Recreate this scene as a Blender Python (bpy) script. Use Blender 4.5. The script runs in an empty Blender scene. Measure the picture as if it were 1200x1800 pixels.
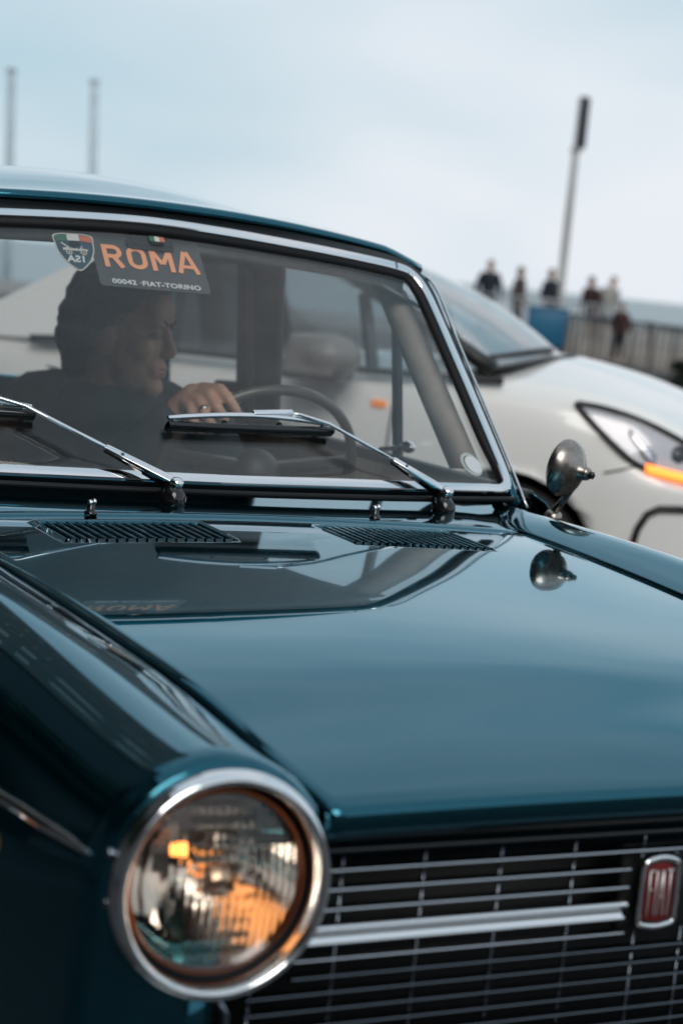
import bpy, bmesh, math, random
import numpy as np
from mathutils import Vector, Matrix, Euler, noise as mnoise

S = bpy.context.scene
COL = S.collection
rad = math.radians

# ------------------------------------------------------------------ camera
CAM = Vector((-1.231, -1.516, 1.311))
yaw, pit, rol = rad(28.207), rad(7.145), rad(5.704)
fw = Vector((math.sin(yaw)*math.cos(pit), math.cos(yaw)*math.cos(pit), -math.sin(pit)))
rt0 = Vector((math.cos(yaw), -math.sin(yaw), 0))
up0 = rt0.cross(fw)
rt = math.cos(rol)*rt0 + math.sin(rol)*up0
up = -math.sin(rol)*rt0 + math.cos(rol)*up0
cd = bpy.data.cameras.new('camera')
cam = bpy.data.objects.new('camera', cd); COL.objects.link(cam)
M = Matrix((rt, up, -fw)).transposed().to_4x4(); M.translation = CAM
cam.matrix_world = M
cd.sensor_fit = 'VERTICAL'; cd.sensor_height = 36; cd.sensor_width = 24
cd.lens = 3373.6/1800*36
cd.clip_start = .05; cd.clip_end = 20000
cd.dof.use_dof = True; cd.dof.focus_distance = 2.8; cd.dof.aperture_fstop = 4.2
S.camera = cam

# ------------------------------------------------------------------ sky, sun, exposure
W = bpy.data.worlds.new('World'); S.world = W; W.use_nodes = True
nt = W.node_tree; nt.nodes.clear()
def wn(t, **k):
    n = nt.nodes.new(t)
    for a, b in k.items(): setattr(n, a, b)
    return n
out = wn('ShaderNodeOutputWorld'); bg = wn('ShaderNodeBackground'); bg.inputs[1].default_value = .1
sky = wn('ShaderNodeTexSky', sky_type='NISHITA', sun_disc=False)
SUN_EL, SUN_AZ = rad(40), rad(200)
sky.sun_elevation = SUN_EL; sky.sun_rotation = SUN_AZ; sky.dust_density = 3
tc = wn('ShaderNodeTexCoord'); mp = wn('ShaderNodeMapping'); mp.inputs['Scale'].default_value = (1.6, 1.6, 4.5)
mp.inputs['Location'].default_value = (9.2, 4.4, 5.1)
nz = wn('ShaderNodeTexNoise'); nz.inputs['Scale'].default_value = 1.3; nz.inputs['Detail'].default_value = 3
nz.inputs['Roughness'].default_value = .5
cr = wn('ShaderNodeValToRGB')
cr.color_ramp.elements[0].position = .33; cr.color_ramp.elements[0].color = (4.5, 6.4, 7.4, 1)
cr.color_ramp.elements[1].position = .62; cr.color_ramp.elements[1].color = (8.3, 8.75, 9.3, 1)
mx = wn('ShaderNodeMix', data_type='RGBA'); mx.inputs[0].default_value = .9
nt.links.new(tc.outputs['Generated'], mp.inputs[0]); nt.links.new(mp.outputs[0], nz.inputs[0])
nt.links.new(nz.outputs[0], cr.inputs[0])
sxyz = wn('ShaderNodeSeparateXYZ'); er = wn('ShaderNodeMapRange'); er.interpolation_type = 'SMOOTHSTEP'
er.inputs[1].default_value = .05; er.inputs[2].default_value = .9; er.inputs[3].default_value = .97; er.inputs[4].default_value = .82
nt.links.new(tc.outputs['Generated'], sxyz.inputs[0]); nt.links.new(sxyz.outputs['Z'], er.inputs[0]); nt.links.new(er.outputs[0], mx.inputs[0])   # cloud thins towards the zenith
nt.links.new(sky.outputs[0], mx.inputs[6]); nt.links.new(cr.outputs[0], mx.inputs[7])
nt.links.new(mx.outputs[2], bg.inputs[0]); nt.links.new(bg.outputs[0], out.inputs[0])

sl = bpy.data.lights.new('sun', 'SUN'); sl.energy = 1.5; sl.angle = rad(35); sl.color = (1, .95, .88)
so = bpy.data.objects.new('sun', sl); COL.objects.link(so)
sd = Vector((math.sin(SUN_AZ)*math.cos(SUN_EL), math.cos(SUN_AZ)*math.cos(SUN_EL), math.sin(SUN_EL)))
so.rotation_euler = sd.to_track_quat('Z', 'Y').to_euler(); so.location = (20, 0, 30)

S.view_settings.view_transform = 'Standard'; S.view_settings.look = 'None'
S.view_settings.exposure = 0; S.view_settings.gamma = 1; S.view_settings.use_curve_mapping = False
S.render.engine = 'CYCLES'
S.cycles.use_denoising = True
S.cycles.max_bounces = 10; S.cycles.transparent_max_bounces = 32; S.cycles.glossy_bounces = 6
S.cycles.sample_clamp_indirect = 6
S.cycles.caustics_reflective = False; S.cycles.caustics_refractive = False

# ------------------------------------------------------------------ materials
MATS = {}
def mat(name, color, rough=.5, metal=0, spec=.5, coat=0, coat_ior=1.5, coat_rough=.03, ior=1.5, emit=None, es=0,
        vary=0, vscale=20, bump=0, bscale=200, rvary=0):
    m = bpy.data.materials.new(name); m.use_nodes = True
    t = m.node_tree; b = t.nodes['Principled BSDF']
    b.inputs['Base Color'].default_value = (*color, 1)
    b.inputs['Roughness'].default_value = rough; b.inputs['Metallic'].default_value = metal
    b.inputs['IOR'].default_value = ior; b.inputs['Specular IOR Level'].default_value = spec
    b.inputs['Coat Weight'].default_value = coat; b.inputs['Coat IOR'].default_value = coat_ior
    b.inputs['Coat Roughness'].default_value = coat_rough
    if emit:
        b.inputs['Emission Color'].default_value = (*emit, 1); b.inputs['Emission Strength'].default_value = es
    if vary or rvary:
        c = t.nodes.new('ShaderNodeTexCoord'); n = t.nodes.new('ShaderNodeTexNoise')
        n.inputs['Scale'].default_value = vscale; n.inputs['Detail'].default_value = 6
        t.links.new(c.outputs['Object'], n.inputs[0])
        if vary:
            r = t.nodes.new('ShaderNodeValToRGB')
            r.color_ramp.elements[0].position = .3; r.color_ramp.elements[1].position = .7
            r.color_ramp.elements[0].color = (*[x*(1-vary) for x in color], 1)
            r.color_ramp.elements[1].color = (*[min(1, x*(1+vary)) for x in color], 1)
            t.links.new(n.outputs[0], r.inputs[0]); t.links.new(r.outputs[0], b.inputs['Base Color'])
        if rvary:
            mr = t.nodes.new('ShaderNodeMapRange')
            mr.inputs[3].default_value = max(0, rough-rvary); mr.inputs[4].default_value = rough+rvary
            t.links.new(n.outputs[0], mr.inputs[0]); t.links.new(mr.outputs[0], b.inputs['Roughness'])
    if bump:
        c = t.nodes.new('ShaderNodeTexCoord'); n = t.nodes.new('ShaderNodeTexNoise')
        n.inputs['Scale'].default_value = bscale; n.inputs['Detail'].default_value = 4
        bp = t.nodes.new('ShaderNodeBump'); bp.inputs['Strength'].default_value = bump; bp.inputs['Distance'].default_value = .01
        t.links.new(c.outputs['Object'], n.inputs[0]); t.links.new(n.outputs[0], bp.inputs['Height'])
        t.links.new(bp.outputs[0], b.inputs['Normal'])
    MATS[name] = m
    return m
def glass(name, tint=(1, 1, 1), ior=1.5, rough=0.0, boost=1.0):
    m = bpy.data.materials.new(name); m.use_nodes = True
    t = m.node_tree; t.nodes.clear()
    o = t.nodes.new('ShaderNodeOutputMaterial'); tr = t.nodes.new('ShaderNodeBsdfTransparent')
    gl = t.nodes.new('ShaderNodeBsdfGlossy'); fr = t.nodes.new('ShaderNodeFresnel'); mix = t.nodes.new('ShaderNodeMixShader')
    tr.inputs[0].default_value = (*tint, 1); gl.inputs['Roughness'].default_value = rough
    gl.inputs[0].default_value = (boost, boost, boost, 1)
    ge = t.nodes.new('ShaderNodeNewGeometry'); mi_ = t.nodes.new('ShaderNodeMix'); mi_.data_type = 'FLOAT'
    mi_.inputs[2].default_value = ior; mi_.inputs[3].default_value = 1/ior      # same reflectance from either side of the sheet
    t.links.new(ge.outputs['Backfacing'], mi_.inputs[0]); t.links.new(mi_.outputs[0], fr.inputs[0])
    t.links.new(fr.outputs[0], mix.inputs[0]); t.links.new(tr.outputs[0], mix.inputs[1]); t.links.new(gl.outputs[0], mix.inputs[2])
    t.links.new(mix.outputs[0], o.inputs[0]); MATS[name] = m
    return m

mat('teal_paint', (.0008, .090, .132), rough=.06, metal=.95, coat=1, coat_ior=1.4, coat_rough=.008, spec=.6, rvary=.03, vscale=6, bump=.012, bscale=7)
MATS['teal_paint'].node_tree.nodes['Principled BSDF'].inputs['Specular Tint'].default_value = (.42, .77, .89, 1)   # metallic lacquer: teal sheen before grazing
mat('chrome', (.80, .81, .83), rough=.07, metal=1, rvary=.03, vscale=30)
mat('worn_chrome', (.32, .285, .26), rough=.27, metal=1, rvary=.14, vscale=60, vary=.25)
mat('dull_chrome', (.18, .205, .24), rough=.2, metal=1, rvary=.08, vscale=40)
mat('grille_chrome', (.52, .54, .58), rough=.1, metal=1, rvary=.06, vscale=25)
mat('rubber', (.005, .006, .008), rough=.55, spec=.25, rvary=.1, vscale=40)
mat('matte_black', (.004, .005, .006), rough=.6)
mat('gloss_black', (.006, .007, .009), rough=.12, spec=.6)
mat('dash', (.03, .032, .034), rough=.5, bump=.1, bscale=500)
mat('headliner', (.32, .33, .32), rough=.9, vary=.1, vscale=50)
mat('trim_beige', (.36, .325, .29), rough=.7, vary=.1, vscale=30)
mat('pillar_grey', (.055, .058, .056), rough=.6, vary=.15, vscale=30)
mat('leather', (.20, .095, .075), rough=.45, vary=.2, vscale=25, bump=.15, bscale=250)
mat('belt', (.80, .58, .36), rough=.8, bump=.2, bscale=900)
mat('wheel_rim', (.075, .075, .07), rough=.25, rvary=.08)
mat('reflector', (.85, .85, .86), rough=.05, metal=1)
mat('amber_ring', (.75, .19, .05), rough=.25)
mat('bulb', (1, .6, .3), rough=.2, emit=(1, .42, .14), es=1.5)
mat('parking_bulb', (1, .5, .15), rough=.2, emit=(1, .36, .08), es=4.5)
mat('bulb_shield', (.6, .5, .42), rough=.12, metal=1)
mat('badge_red', (.16, .004, .006), rough=.15, coat=.8)
mat('badge_letter', (.62, .58, .58), rough=.35, metal=.6)
mat('plate_black', (.045, .048, .05), rough=.35)
mat('plate_orange', (.85, .34, .16), rough=.5)
mat('plate_white', (.62, .63, .62), rough=.5)
mat('sticker_navy', (.01, .045, .075), rough=.4)
mat('sticker_white', (.55, .53, .48), rough=.5)
mat('flag_green', (.02, .13, .07), rough=.4)
mat('flag_white', (.62, .6, .55), rough=.4)
mat('flag_red', (.55, .13, .06), rough=.4)
mat('device', (.003, .0035, .004), rough=.5, spec=.3)
mat('disc_white', (.75, .77, .8), rough=.4)
mat('disc_holder', (.5, .52, .52), rough=.3)
mat('tyre', (.012, .012, .013), rough=.8, bump=.2, bscale=120)
mat('hub', (.5, .5, .52), rough=.2, metal=1)
mat('skin', (.58, .34, .24), rough=.5, vary=.12, vscale=40, bump=.06, bscale=300)
mat('skin_light', (.42, .24, .16), rough=.55, vary=.1, vscale=6)
mat('lip', (.26, .10, .08), rough=.4)
mat('eye', (.5, .48, .45), rough=.1)
mat('iris', (.02, .012, .01), rough=.1)
mat('hair', (.008, .009, .011), rough=.45, vary=.4, vscale=60, bump=.5, bscale=160)
mat('hair_brown', (.06, .035, .02), rough=.6)
mat('shirt', (.014, .030, .040), rough=.85, vary=.2, vscale=14, bump=.2, bscale=500)
mat('silver', (.55, .55, .57), rough=.2, metal=1)
mat('silver_paint', (.84, .835, .82), rough=.27, metal=.0, coat=1, coat_ior=1.5, coat_rough=.02)
mat('plastic_dark', (.012, .013, .014), rough=.5)
mat('mirror_shell', (.16, .16, .155), rough=.4)
mat('drl', (1, .3, .05), rough=.3, emit=(1, .20, .03), es=2.6)
mat('repeater_and_reflection', (.9, .25, .04), rough=.3, emit=(1, .3, .06), es=.35)  # side lamp lens; also glows as the reflection put on the silver car
mat('lamp_grey', (.34, .33, .32), rough=.25, metal=.5)
mat('asphalt', (.045, .046, .048), rough=.85, vary=.3, vscale=1.5, bump=.3, bscale=60)
mat('paving', (.22, .21, .20), rough=.85, vary=.2, vscale=2)
mat('galv', (.36, .38, .40), rough=.45, metal=.6)
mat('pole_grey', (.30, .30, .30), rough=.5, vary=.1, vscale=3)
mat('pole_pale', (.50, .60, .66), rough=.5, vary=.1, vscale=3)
mat('panel_navy', (.006, .014, .022), rough=.5)
mat('board', (.62, .55, .49), rough=.8, vary=.25, vscale=3)
mat('board_dark', (.34, .30, .27), rough=.8, vary=.2, vscale=3)
mat('rail_grey', (.09, .10, .115), rough=.6)
mat('blue_plastic', (.012, .12, .23), rough=.45)
mat('navy', (.006, .012, .022), rough=.8)
mat('brown_coat', (.05, .035, .032), rough=.8)
mat('grey_coat', (.30, .29, .28), rough=.8)
mat('maroon', (.05, .02, .022), rough=.8)
mat('jeans', (.03, .05, .075), rough=.85)
mat('bark', (.045, .035, .028), rough=.9, vary=.3, vscale=8, bump=.6, bscale=20)
mat('leaf', (.018, .036, .018), rough=.6, vary=.5, vscale=1.2)
mat('wall_render', (.13, .12, .115), rough=.9, vary=.12, vscale=1.0)
mat('window_dark', (.02, .024, .03), rough=.08, spec=.6)
mat('roof_tile', (.16, .075, .05), rough=.85, vary=.25, vscale=4)
mat('shutter', (.05, .075, .06), rough=.6)
glass('screen_glass', (.98, .985, .985), 1.5, boost=.72)
glass('side_glass', (.985, .99, .99), 1.5)
glass('tinted_glass', (.80, .83, .84), 1.5)
glass('front_glass', (.85, .88, .89), 3.4)
mat('lens_glass', (1, .90, .80), rough=.02, ior=1.47); MATS['lens_glass'].node_tree.nodes['Principled BSDF'].inputs['Transmission Weight'].default_value = 1
glass('lamp_cover', (.9, .9, .92), 1.5)

def smear(m, amount):
    t = m.node_tree; o = next(n for n in t.nodes if n.type == 'OUTPUT_MATERIAL'); src = o.inputs[0].links[0].from_socket
    c = t.nodes.new('ShaderNodeTexCoord'); mp_ = t.nodes.new('ShaderNodeMapping'); mp_.inputs['Scale'].default_value = (3, 9, 9); mp_.inputs['Rotation'].default_value = (0, .5, 0)
    n1 = t.nodes.new('ShaderNodeTexNoise'); n1.inputs['Scale'].default_value = 2.2; n1.inputs['Detail'].default_value = 7; n1.inputs['Roughness'].default_value = .65
    mr = t.nodes.new('ShaderNodeMapRange'); mr.inputs[1].default_value = .4; mr.inputs[2].default_value = .8; mr.inputs[3].default_value = 0; mr.inputs[4].default_value = amount
    d = t.nodes.new('ShaderNodeBsdfDiffuse'); d.inputs[0].default_value = (.8, .8, .78, 1); mx_ = t.nodes.new('ShaderNodeMixShader')
    t.links.new(c.outputs['Object'], mp_.inputs[0]); t.links.new(mp_.outputs[0], n1.inputs[0]); t.links.new(n1.outputs[0], mr.inputs[0]); t.links.new(mr.outputs[0], mx_.inputs[0])
    t.links.new(src, mx_.inputs[1]); t.links.new(d.outputs[0], mx_.inputs[2]); t.links.new(mx_.outputs[0], o.inputs[0])
smear(MATS['screen_glass'], .013)
def sea_mat():
    m = mat('sea', (.10, .15, .165), rough=.28, spec=.5)
    t = m.node_tree; b = t.nodes['Principled BSDF']
    c = t.nodes.new('ShaderNodeTexCoord'); n = t.nodes.new('ShaderNodeTexNoise'); n.inputs['Scale'].default_value = .35
    n.inputs['Detail'].default_value = 8
    bp = t.nodes.new('ShaderNodeBump'); bp.inputs['Strength'].default_value = .9; bp.inputs['Distance'].default_value = .6
    t.links.new(c.outputs['Object'], n.inputs[0]); t.links.new(n.outputs[0], bp.inputs['Height']); t.links.new(bp.outputs[0], b.inputs['Normal'])
sea_mat()

# ------------------------------------------------------------------ mesh helpers
def catmull(pts, n, closed=False):
    """resample control points (k,d) to n points with a centripetal-like Catmull-Rom"""
    P = np.array(pts, float); k = len(P)
    if closed: Q = np.vstack([P[-1], P, P[0], P[1]]); segs = k
    else: Q = np.vstack([2*P[0]-P[1], P, 2*P[-1]-P[-2]]); segs = k-1
    T = np.linspace(0, segs, n, endpoint=not closed); o = []
    for t in T:
        i = min(int(t), segs-1); u = t-i
        a, b, c, d = Q[i], Q[i+1], Q[i+2], Q[i+3]
        o.append(.5*(2*b+(c-a)*u+(2*a-5*b+4*c-d)*u*u+(3*b-a-3*c+d)*u**3))
    return np.array(o)
def smooth_interp(x, xs, ys):
    """monotone cubic (pchip-like) interpolation"""
    xs = np.array(xs, float); ys = np.array(ys, float)
    x = np.clip(x, xs[0], xs[-1]); d = np.diff(ys)/np.diff(xs); m = np.zeros(len(xs))
    m[0] = d[0]; m[-1] = d[-1]
    for i in range(1, len(xs)-1):
        m[i] = 0 if d[i-1]*d[i] <= 0 else 2*d[i-1]*d[i]/(d[i-1]+d[i])
    i = int(np.clip(np.searchsorted(xs, x)-1, 0, len(xs)-2)); h = xs[i+1]-xs[i]; t = (x-xs[i])/h
    return ((2*t**3-3*t*t+1)*ys[i]+(t**3-2*t*t+t)*h*m[i]+(-2*t**3+3*t*t)*ys[i+1]+(t**3-t*t)*h*m[i+1])

class MB:
    def __init__(s): s.v = []; s.f = []
    def add(s, v, f):
        o = len(s.v); s.v += [tuple(map(float, p)) for p in v]; s.f += [tuple(i+o for i in q) for q in f]; return s
    def box(s, c, d, R=None, taper=None):
        x, y, z = [a/2 for a in d]; tx, ty = taper or (1, 1)
        p = [(-x, -y, -z), (x, -y, -z), (x, y, -z), (-x, y, -z), (-x*tx, -y*ty, z), (x*tx, -y*ty, z), (x*tx, y*ty, z), (-x*tx, y*ty, z)]
        if R is not None: p = [R @ Vector(q) for q in p]
        p = [(q[0]+c[0], q[1]+c[1], q[2]+c[2]) for q in p]
        return s.add(p, [(0, 3, 2, 1), (4, 5, 6, 7), (0, 1, 5, 4), (1, 2, 6, 5), (2, 3, 7, 6), (3, 0, 4, 7)])
    def bar(s, a, b, w, h, upv=(0, 0, 1), w2=None, h2=None):
        a, b = Vector(a), Vector(b); d = (b-a).normalized(); u = Vector(upv); sd = d.cross(u).normalized(); u = sd.cross(d).normalized()
        w2 = w if w2 is None else w2; h2 = h if h2 is None else h2; p = []
        for q, ww, hh in ((a, w, h), (b, w2, h2)):
            for i, j in ((-1, -1), (1, -1), (1, 1), (-1, 1)): p.append(q+sd*(i*ww/2)+u*(j*hh/2))
        return s.add(p, [(0, 1, 2, 3), (7, 6, 5, 4), (0, 4, 5, 1), (1, 5, 6, 2), (2, 6, 7, 3), (3, 7, 4, 0)])
    def tube(s, pts, r, n=10, cap=True, sx=1.0):
        pts = [Vector(p) for p in pts]; k = len(pts); rr = r if hasattr(r, '__len__') else [r]*k
        v = []; f = []; prev = None
        for i, p in enumerate(pts):
            t = (pts[min(i+1, k-1)]-pts[max(i-1, 0)]).normalized()
            if prev is None:
                a = Vector((0, 0, 1)) if abs(t.z) < .9 else Vector((1, 0, 0)); prev = t.cross(a).normalized()
            prev = (prev-t*prev.dot(t)).normalized(); b = t.cross(prev)
            for j in range(n):
                an = 2*math.pi*j/n; v.append(p+prev*(math.cos(an)*rr[i]*sx)+b*(math.sin(an)*rr[i]))
        for i in range(k-1):
            for j in range(n):
                f.append((i*n+j, i*n+(j+1) % n, (i+1)*n+(j+1) % n, (i+1)*n+j))
        if cap: f.append(tuple(range(n-1, -1, -1))); f.append(tuple((k-1)*n+j for j in range(n)))
        return s.add(v, f)
    def lathe(s, prof, n, Mx, closed=False):
        v = []; f = []; k = len(prof)
        for r, h in prof:
            for j in range(n):
                a = 2*math.pi*j/n; v.append(Mx @ Vector((r*math.cos(a), r*math.sin(a), h)))
        m = k if closed else k-1
        for i in range(m):
            for j in range(n):
                a, b = i*n, ((i+1) % k)*n
                f.append((a+j, a+(j+1) % n, b+(j+1) % n, b+j))
        return s.add(v, f)
    def grid(s, P, closeu=False):
        ny, nx = len(P), len(P[0]); v = [p for row in P for p in row]; f = []
        for i in range(ny-1):
            for j in range(nx if closeu else nx-1):
                f.append((i*nx+j, i*nx+(j+1) % nx, (i+1)*nx+(j+1) % nx, (i+1)*nx+j))
        return s.add(v, f)
    def ell(s, c, r, R=None, n=16, m=10):
        v = []; f = []
        for i in range(1, m):
            a = math.pi*i/m
            for j in range(n):
                b = 2*math.pi*j/n; v.append(Vector((r[0]*math.sin(a)*math.cos(b), r[1]*math.sin(a)*math.sin(b), r[2]*math.cos(a))))
        v += [Vector((0, 0, r[2])), Vector((0, 0, -r[2]))]
        if R is not None: v = [R @ p for p in v]
        v = [p+Vector(c) for p in v]
        for i in range(m-2):
            for j in range(n): f.append((i*n+j, (i+1)*n+j, (i+1)*n+(j+1) % n, i*n+(j+1) % n))
        t = (m-1)*n
        for j in range(n): f.append((t, j, (j+1) % n)); f.append((t+1, (m-2)*n+(j+1) % n, (m-2)*n+j))
        return s.add(v, f)
    def cap(s, a, b, ra, rb, n=12):
        a, b = Vector(a), Vector(b); d = b-a; L = d.length; d.normalize()
        pts = []; r = []
        for i in range(5): t = math.pi/2*i/4; pts.append(a-d*(ra*math.cos(t))); r.append(max(ra*math.sin(t), ra*.04))
        for i in range(5): t = math.pi/2*i/4; pts.append(b+d*(rb*math.sin(t))); r.append(max(rb*math.cos(t), rb*.04))
        return s.tube(pts, r, n)
    def chain(s, pts, rs, n=12):
        for i in range(len(pts)-1): s.cap(pts[i], pts[i+1], rs[i], rs[i+1], n)
        return s
    def mesh(s, name):
        me = bpy.data.meshes.new(name); me.from_pydata(s.v, [], s.f)
        bm = bmesh.new(); bm.from_mesh(me); bmesh.ops.recalc_face_normals(bm, faces=bm.faces); bm.to_mesh(me); bm.free()
        me.update(); return me
    def build(s, name, m, parent=None, smooth=True, bevel=0, sub=0, thick=0, off=0, auto=None, bseg=2):
        return obj(name, s.mesh(name), m, parent, smooth, bevel, sub, thick, off, auto, bseg)
def obj(name, me, m, parent=None, smooth=True, bevel=0, sub=0, thick=0, off=0, auto=None, bseg=2):
    o = bpy.data.objects.new(name, me); COL.objects.link(o)
    if m is not None:
        me.materials.clear(); me.materials.append(MATS[m] if isinstance(m, str) else m)
    if smooth and len(me.polygons):
        me.polygons.foreach_set('use_smooth', [True]*len(me.polygons))
        if auto is not None: me.set_sharp_from_angle(angle=rad(auto))
    if thick: q = o.modifiers.new('thickness', 'SOLIDIFY'); q.thickness = thick; q.offset = off; q.use_even_offset = False
    if bevel: q = o.modifiers.new('bevel', 'BEVEL'); q.width = bevel; q.segments = bseg; q.limit_method = 'ANGLE'; q.angle_limit = rad(40)
    if sub: q = o.modifiers.new('subdivision', 'SUBSURF'); q.levels = sub; q.render_levels = sub
    if parent: o.parent = parent
    return o
def tag(o, label=None, cat=None, group=None, kind=None):
    if label: o['label'] = label
    if cat: o['category'] = cat
    if group: o['group'] = group
    if kind: o['kind'] = kind
    return o
def empty(name, loc=(0, 0, 0), rz=0, parent=None):
    o = bpy.data.objects.new(name, None); COL.objects.link(o); o.location = loc; o.rotation_euler = (0, 0, rz)
    o.empty_display_size = .1
    if parent: o.parent = parent
    return o
def copy_tree(o, parent=None):
    c = o.copy(); COL.objects.link(c); c.parent = parent
    for ch in list(o.children): copy_tree(ch, c)
    return c
TMP = bpy.data.scenes.new('tmp')
def evaluated(o):
    with bpy.context.temp_override(scene=TMP, view_layer=TMP.view_layers[0]):
        dg = bpy.context.evaluated_depsgraph_get()
    return bpy.data.meshes.new_from_object(o.evaluated_get(dg))
def remeshed(mb, name, voxel, smooth=4, fac=.5):
    me = mb.mesh(name+'_raw'); o = bpy.data.objects.new('tmp', me); TMP.collection.objects.link(o)
    q = o.modifiers.new('r', 'REMESH'); q.mode = 'VOXEL'; q.voxel_size = voxel; q.use_smooth_shade = True
    if smooth: q = o.modifiers.new('s', 'SMOOTH'); q.iterations = smooth; q.factor = fac
    r = evaluated(o); r.name = name
    bpy.data.objects.remove(o); bpy.data.meshes.remove(me); return r
def displace(me, fn):
    n = len(me.vertices); co = np.zeros(n*3, 'f'); no = np.zeros(n*3, 'f')
    me.vertices.foreach_get('co', co); me.vertex_normals.foreach_get('vector', no); co = co.reshape(-1, 3); no = no.reshape(-1, 3)
    d = np.array([fn(Vector(c)) for c in co.tolist()], 'f'); me.vertices.foreach_set('co', (co+no*d[:, None]).ravel()); me.update()
def text_mesh(s, size, bold=0, extrude=.0005, sx=1, align='CENTER', spacing=1):
    c = bpy.data.curves.new('t', 'FONT'); c.body = s; c.size = size; c.offset = bold; c.extrude = extrude
    c.align_x = align; c.align_y = 'CENTER'; c.space_character = spacing; c.resolution_u = 4
    o = bpy.data.objects.new('t', c); TMP.collection.objects.link(o)
    me = evaluated(o)
    bpy.data.objects.remove(o); bpy.data.curves.remove(c)
    if sx != 1: me.transform(Matrix.Diagonal((sx, 1, 1, 1)))
    return me
def axisM(c, zdir, xdir=None):
    z = Vector(zdir).normalized(); x = Vector(xdir) if xdir else (Vector((1, 0, 0)) if abs(z.x) < .9 else Vector((0, 1, 0)))
    x = (x-z*x.dot(z)).normalized(); y = z.cross(x); m = Matrix((x, y, z)).transposed().to_4x4(); m.translation = Vector(c); return m
def strip(path, normals, prof, closed=False, scale=None):
    """sweep a profile [(side, height)] along a path; side = tangent x normal"""
    k = len(path); P = []
    for i in range(k):
        a = Vector(path[(i-1) % k] if closed else path[max(i-1, 0)]); b = Vector(path[(i+1) % k] if closed else path[min(i+1, k-1)])
        t = (b-a).normalized(); nrm = Vector(normals[i]).normalized(); sd = t.cross(nrm).normalized(); sc = scale[i] if scale else 1
        P.append([Vector(path[i])+sd*(u*sc)+nrm*(h*sc) for u, h in prof])
    if closed: P.append(P[0])
    return P

# ------------------------------------------------------------------ setting
CN = Vector((.5, .866, 0)); CT = Vector((.866, -.5, 0))
def quad_sheet(name, a0, a1, b0, b1, z, m, n=1):
    P = [[CN*(a0+(a1-a0)*i/n)+CT*(b0+(b1-b0)*j/n)+Vector((0, 0, z)) for j in range(n+1)] for i in range(n+1)]
    return MB().grid(P).build(name, m, smooth=False)
tag(quad_sheet('ground', -400, 40, -400, 400, 0, 'asphalt'), kind='structure')
pm = MB(); c0 = CN*46; pm.box((c0.x, c0.y, -1.44), (800, 12, 3.12), Matrix.Rotation(math.atan2(CT.y, CT.x), 3, 'Z'))
tag(pm.build('promenade', 'paving', smooth=False, bevel=.02), kind='structure')
tag(quad_sheet('sea', 52, 15000, -9000, 9000, -2.2, 'sea'), kind='structure')

# ================================================================== vintage car
car = empty('vintage_car', (0, 0, 0))
tag(car, 'teal vintage saloon car with chrome grille and round headlight, filling the foreground', 'car')

GY = [-.03, .0, .08, .175, .28, .407, .57, .75, .92, 1.12]
GW = [.402, .411, .424, .430, .445, .462, .475, .486, .492, .50]
GZ = [.812, .822, .838, .853, .872, .887, .899, .908, .915, .920]
def gapw(y): return smooth_interp(y, GY, GW)
def gapz(y): return smooth_interp(y, GY, GZ)
def crown(y): return smooth_interp(y, [-.03, .1, .3, .6, 1.12], [.002, .012, .016, .0145, .0115])
def hoodz(x, y): return gapz(y)+crown(y)*(1-(x/gapw(y))**2)
HR = 1.052   # rear edge of the bonnet

# hood: top sheet with the two vent openings, front lip rolled under
VXS = {-1: (.107, .352), 1: (.085, .318)}; VY = (.889, 1.008)
xs_n = sorted(set([round(v, 4) for v in np.linspace(-1, 1, 57)]))
ys = list(np.linspace(.0, .86, 40))+[VY[0], .93, .97, VY[1], 1.03, HR]
wv = .492
sv = sorted(set(list(np.linspace(-1, 1, 41))+[s*v/wv for s in (-1, 1) for v in VXS[s]]))
hb = MB(); idx = {}
lip = [(-.006, -.034), (-.0105, -.022), (-.0118, -.010), (-.0095, -.0035), (-.0045, -.0003)]   # (dy, dz) rolled front lip
rows = []
for dy, dz in lip:
    rows.append([(s*(gapw(0)-.003), dy-.008*(1-s*s)*0, hoodz(s*(gapw(0)-.003), 0)+dz) for s in sv])
for y in ys[1:]:
    w = gapw(y)-.003
    if y > .86: w = wv
    rows.append([(s*w, y, hoodz(s*w, y)) for s in sv])
nx = len(sv); vv = [p for r in rows for p in r]; ff = []
def invent(p):
    return VXS[1 if p[0] > 0 else -1][0] < abs(p[0]) < VXS[1 if p[0] > 0 else -1][1] and VY[0] < p[1] < VY[1]
for i in range(len(rows)-1):
    for j in range(nx-1):
        q = (i*nx+j, i*nx+j+1, (i+1)*nx+j+1, (i+1)*nx+j)
        c = [sum(vv[k][a] for k in q)/4 for a in range(3)]
        if not invent(c): ff.append(q)
hb.add(vv, ff)
hb.build('hood', 'teal_paint', car, thick=.004, off=-1)
# dark void under the hood seams
ub = MB(); ub.grid([[(s*.52, y, hoodz(s*.45, y)-.03-.02*(abs(s) > .9)) for s in np.linspace(-1, 1, 11)] for y in np.linspace(.03, 1.14, 20)])
ub.build('engine_bay', 'matte_black', car, thick=.003)
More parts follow.
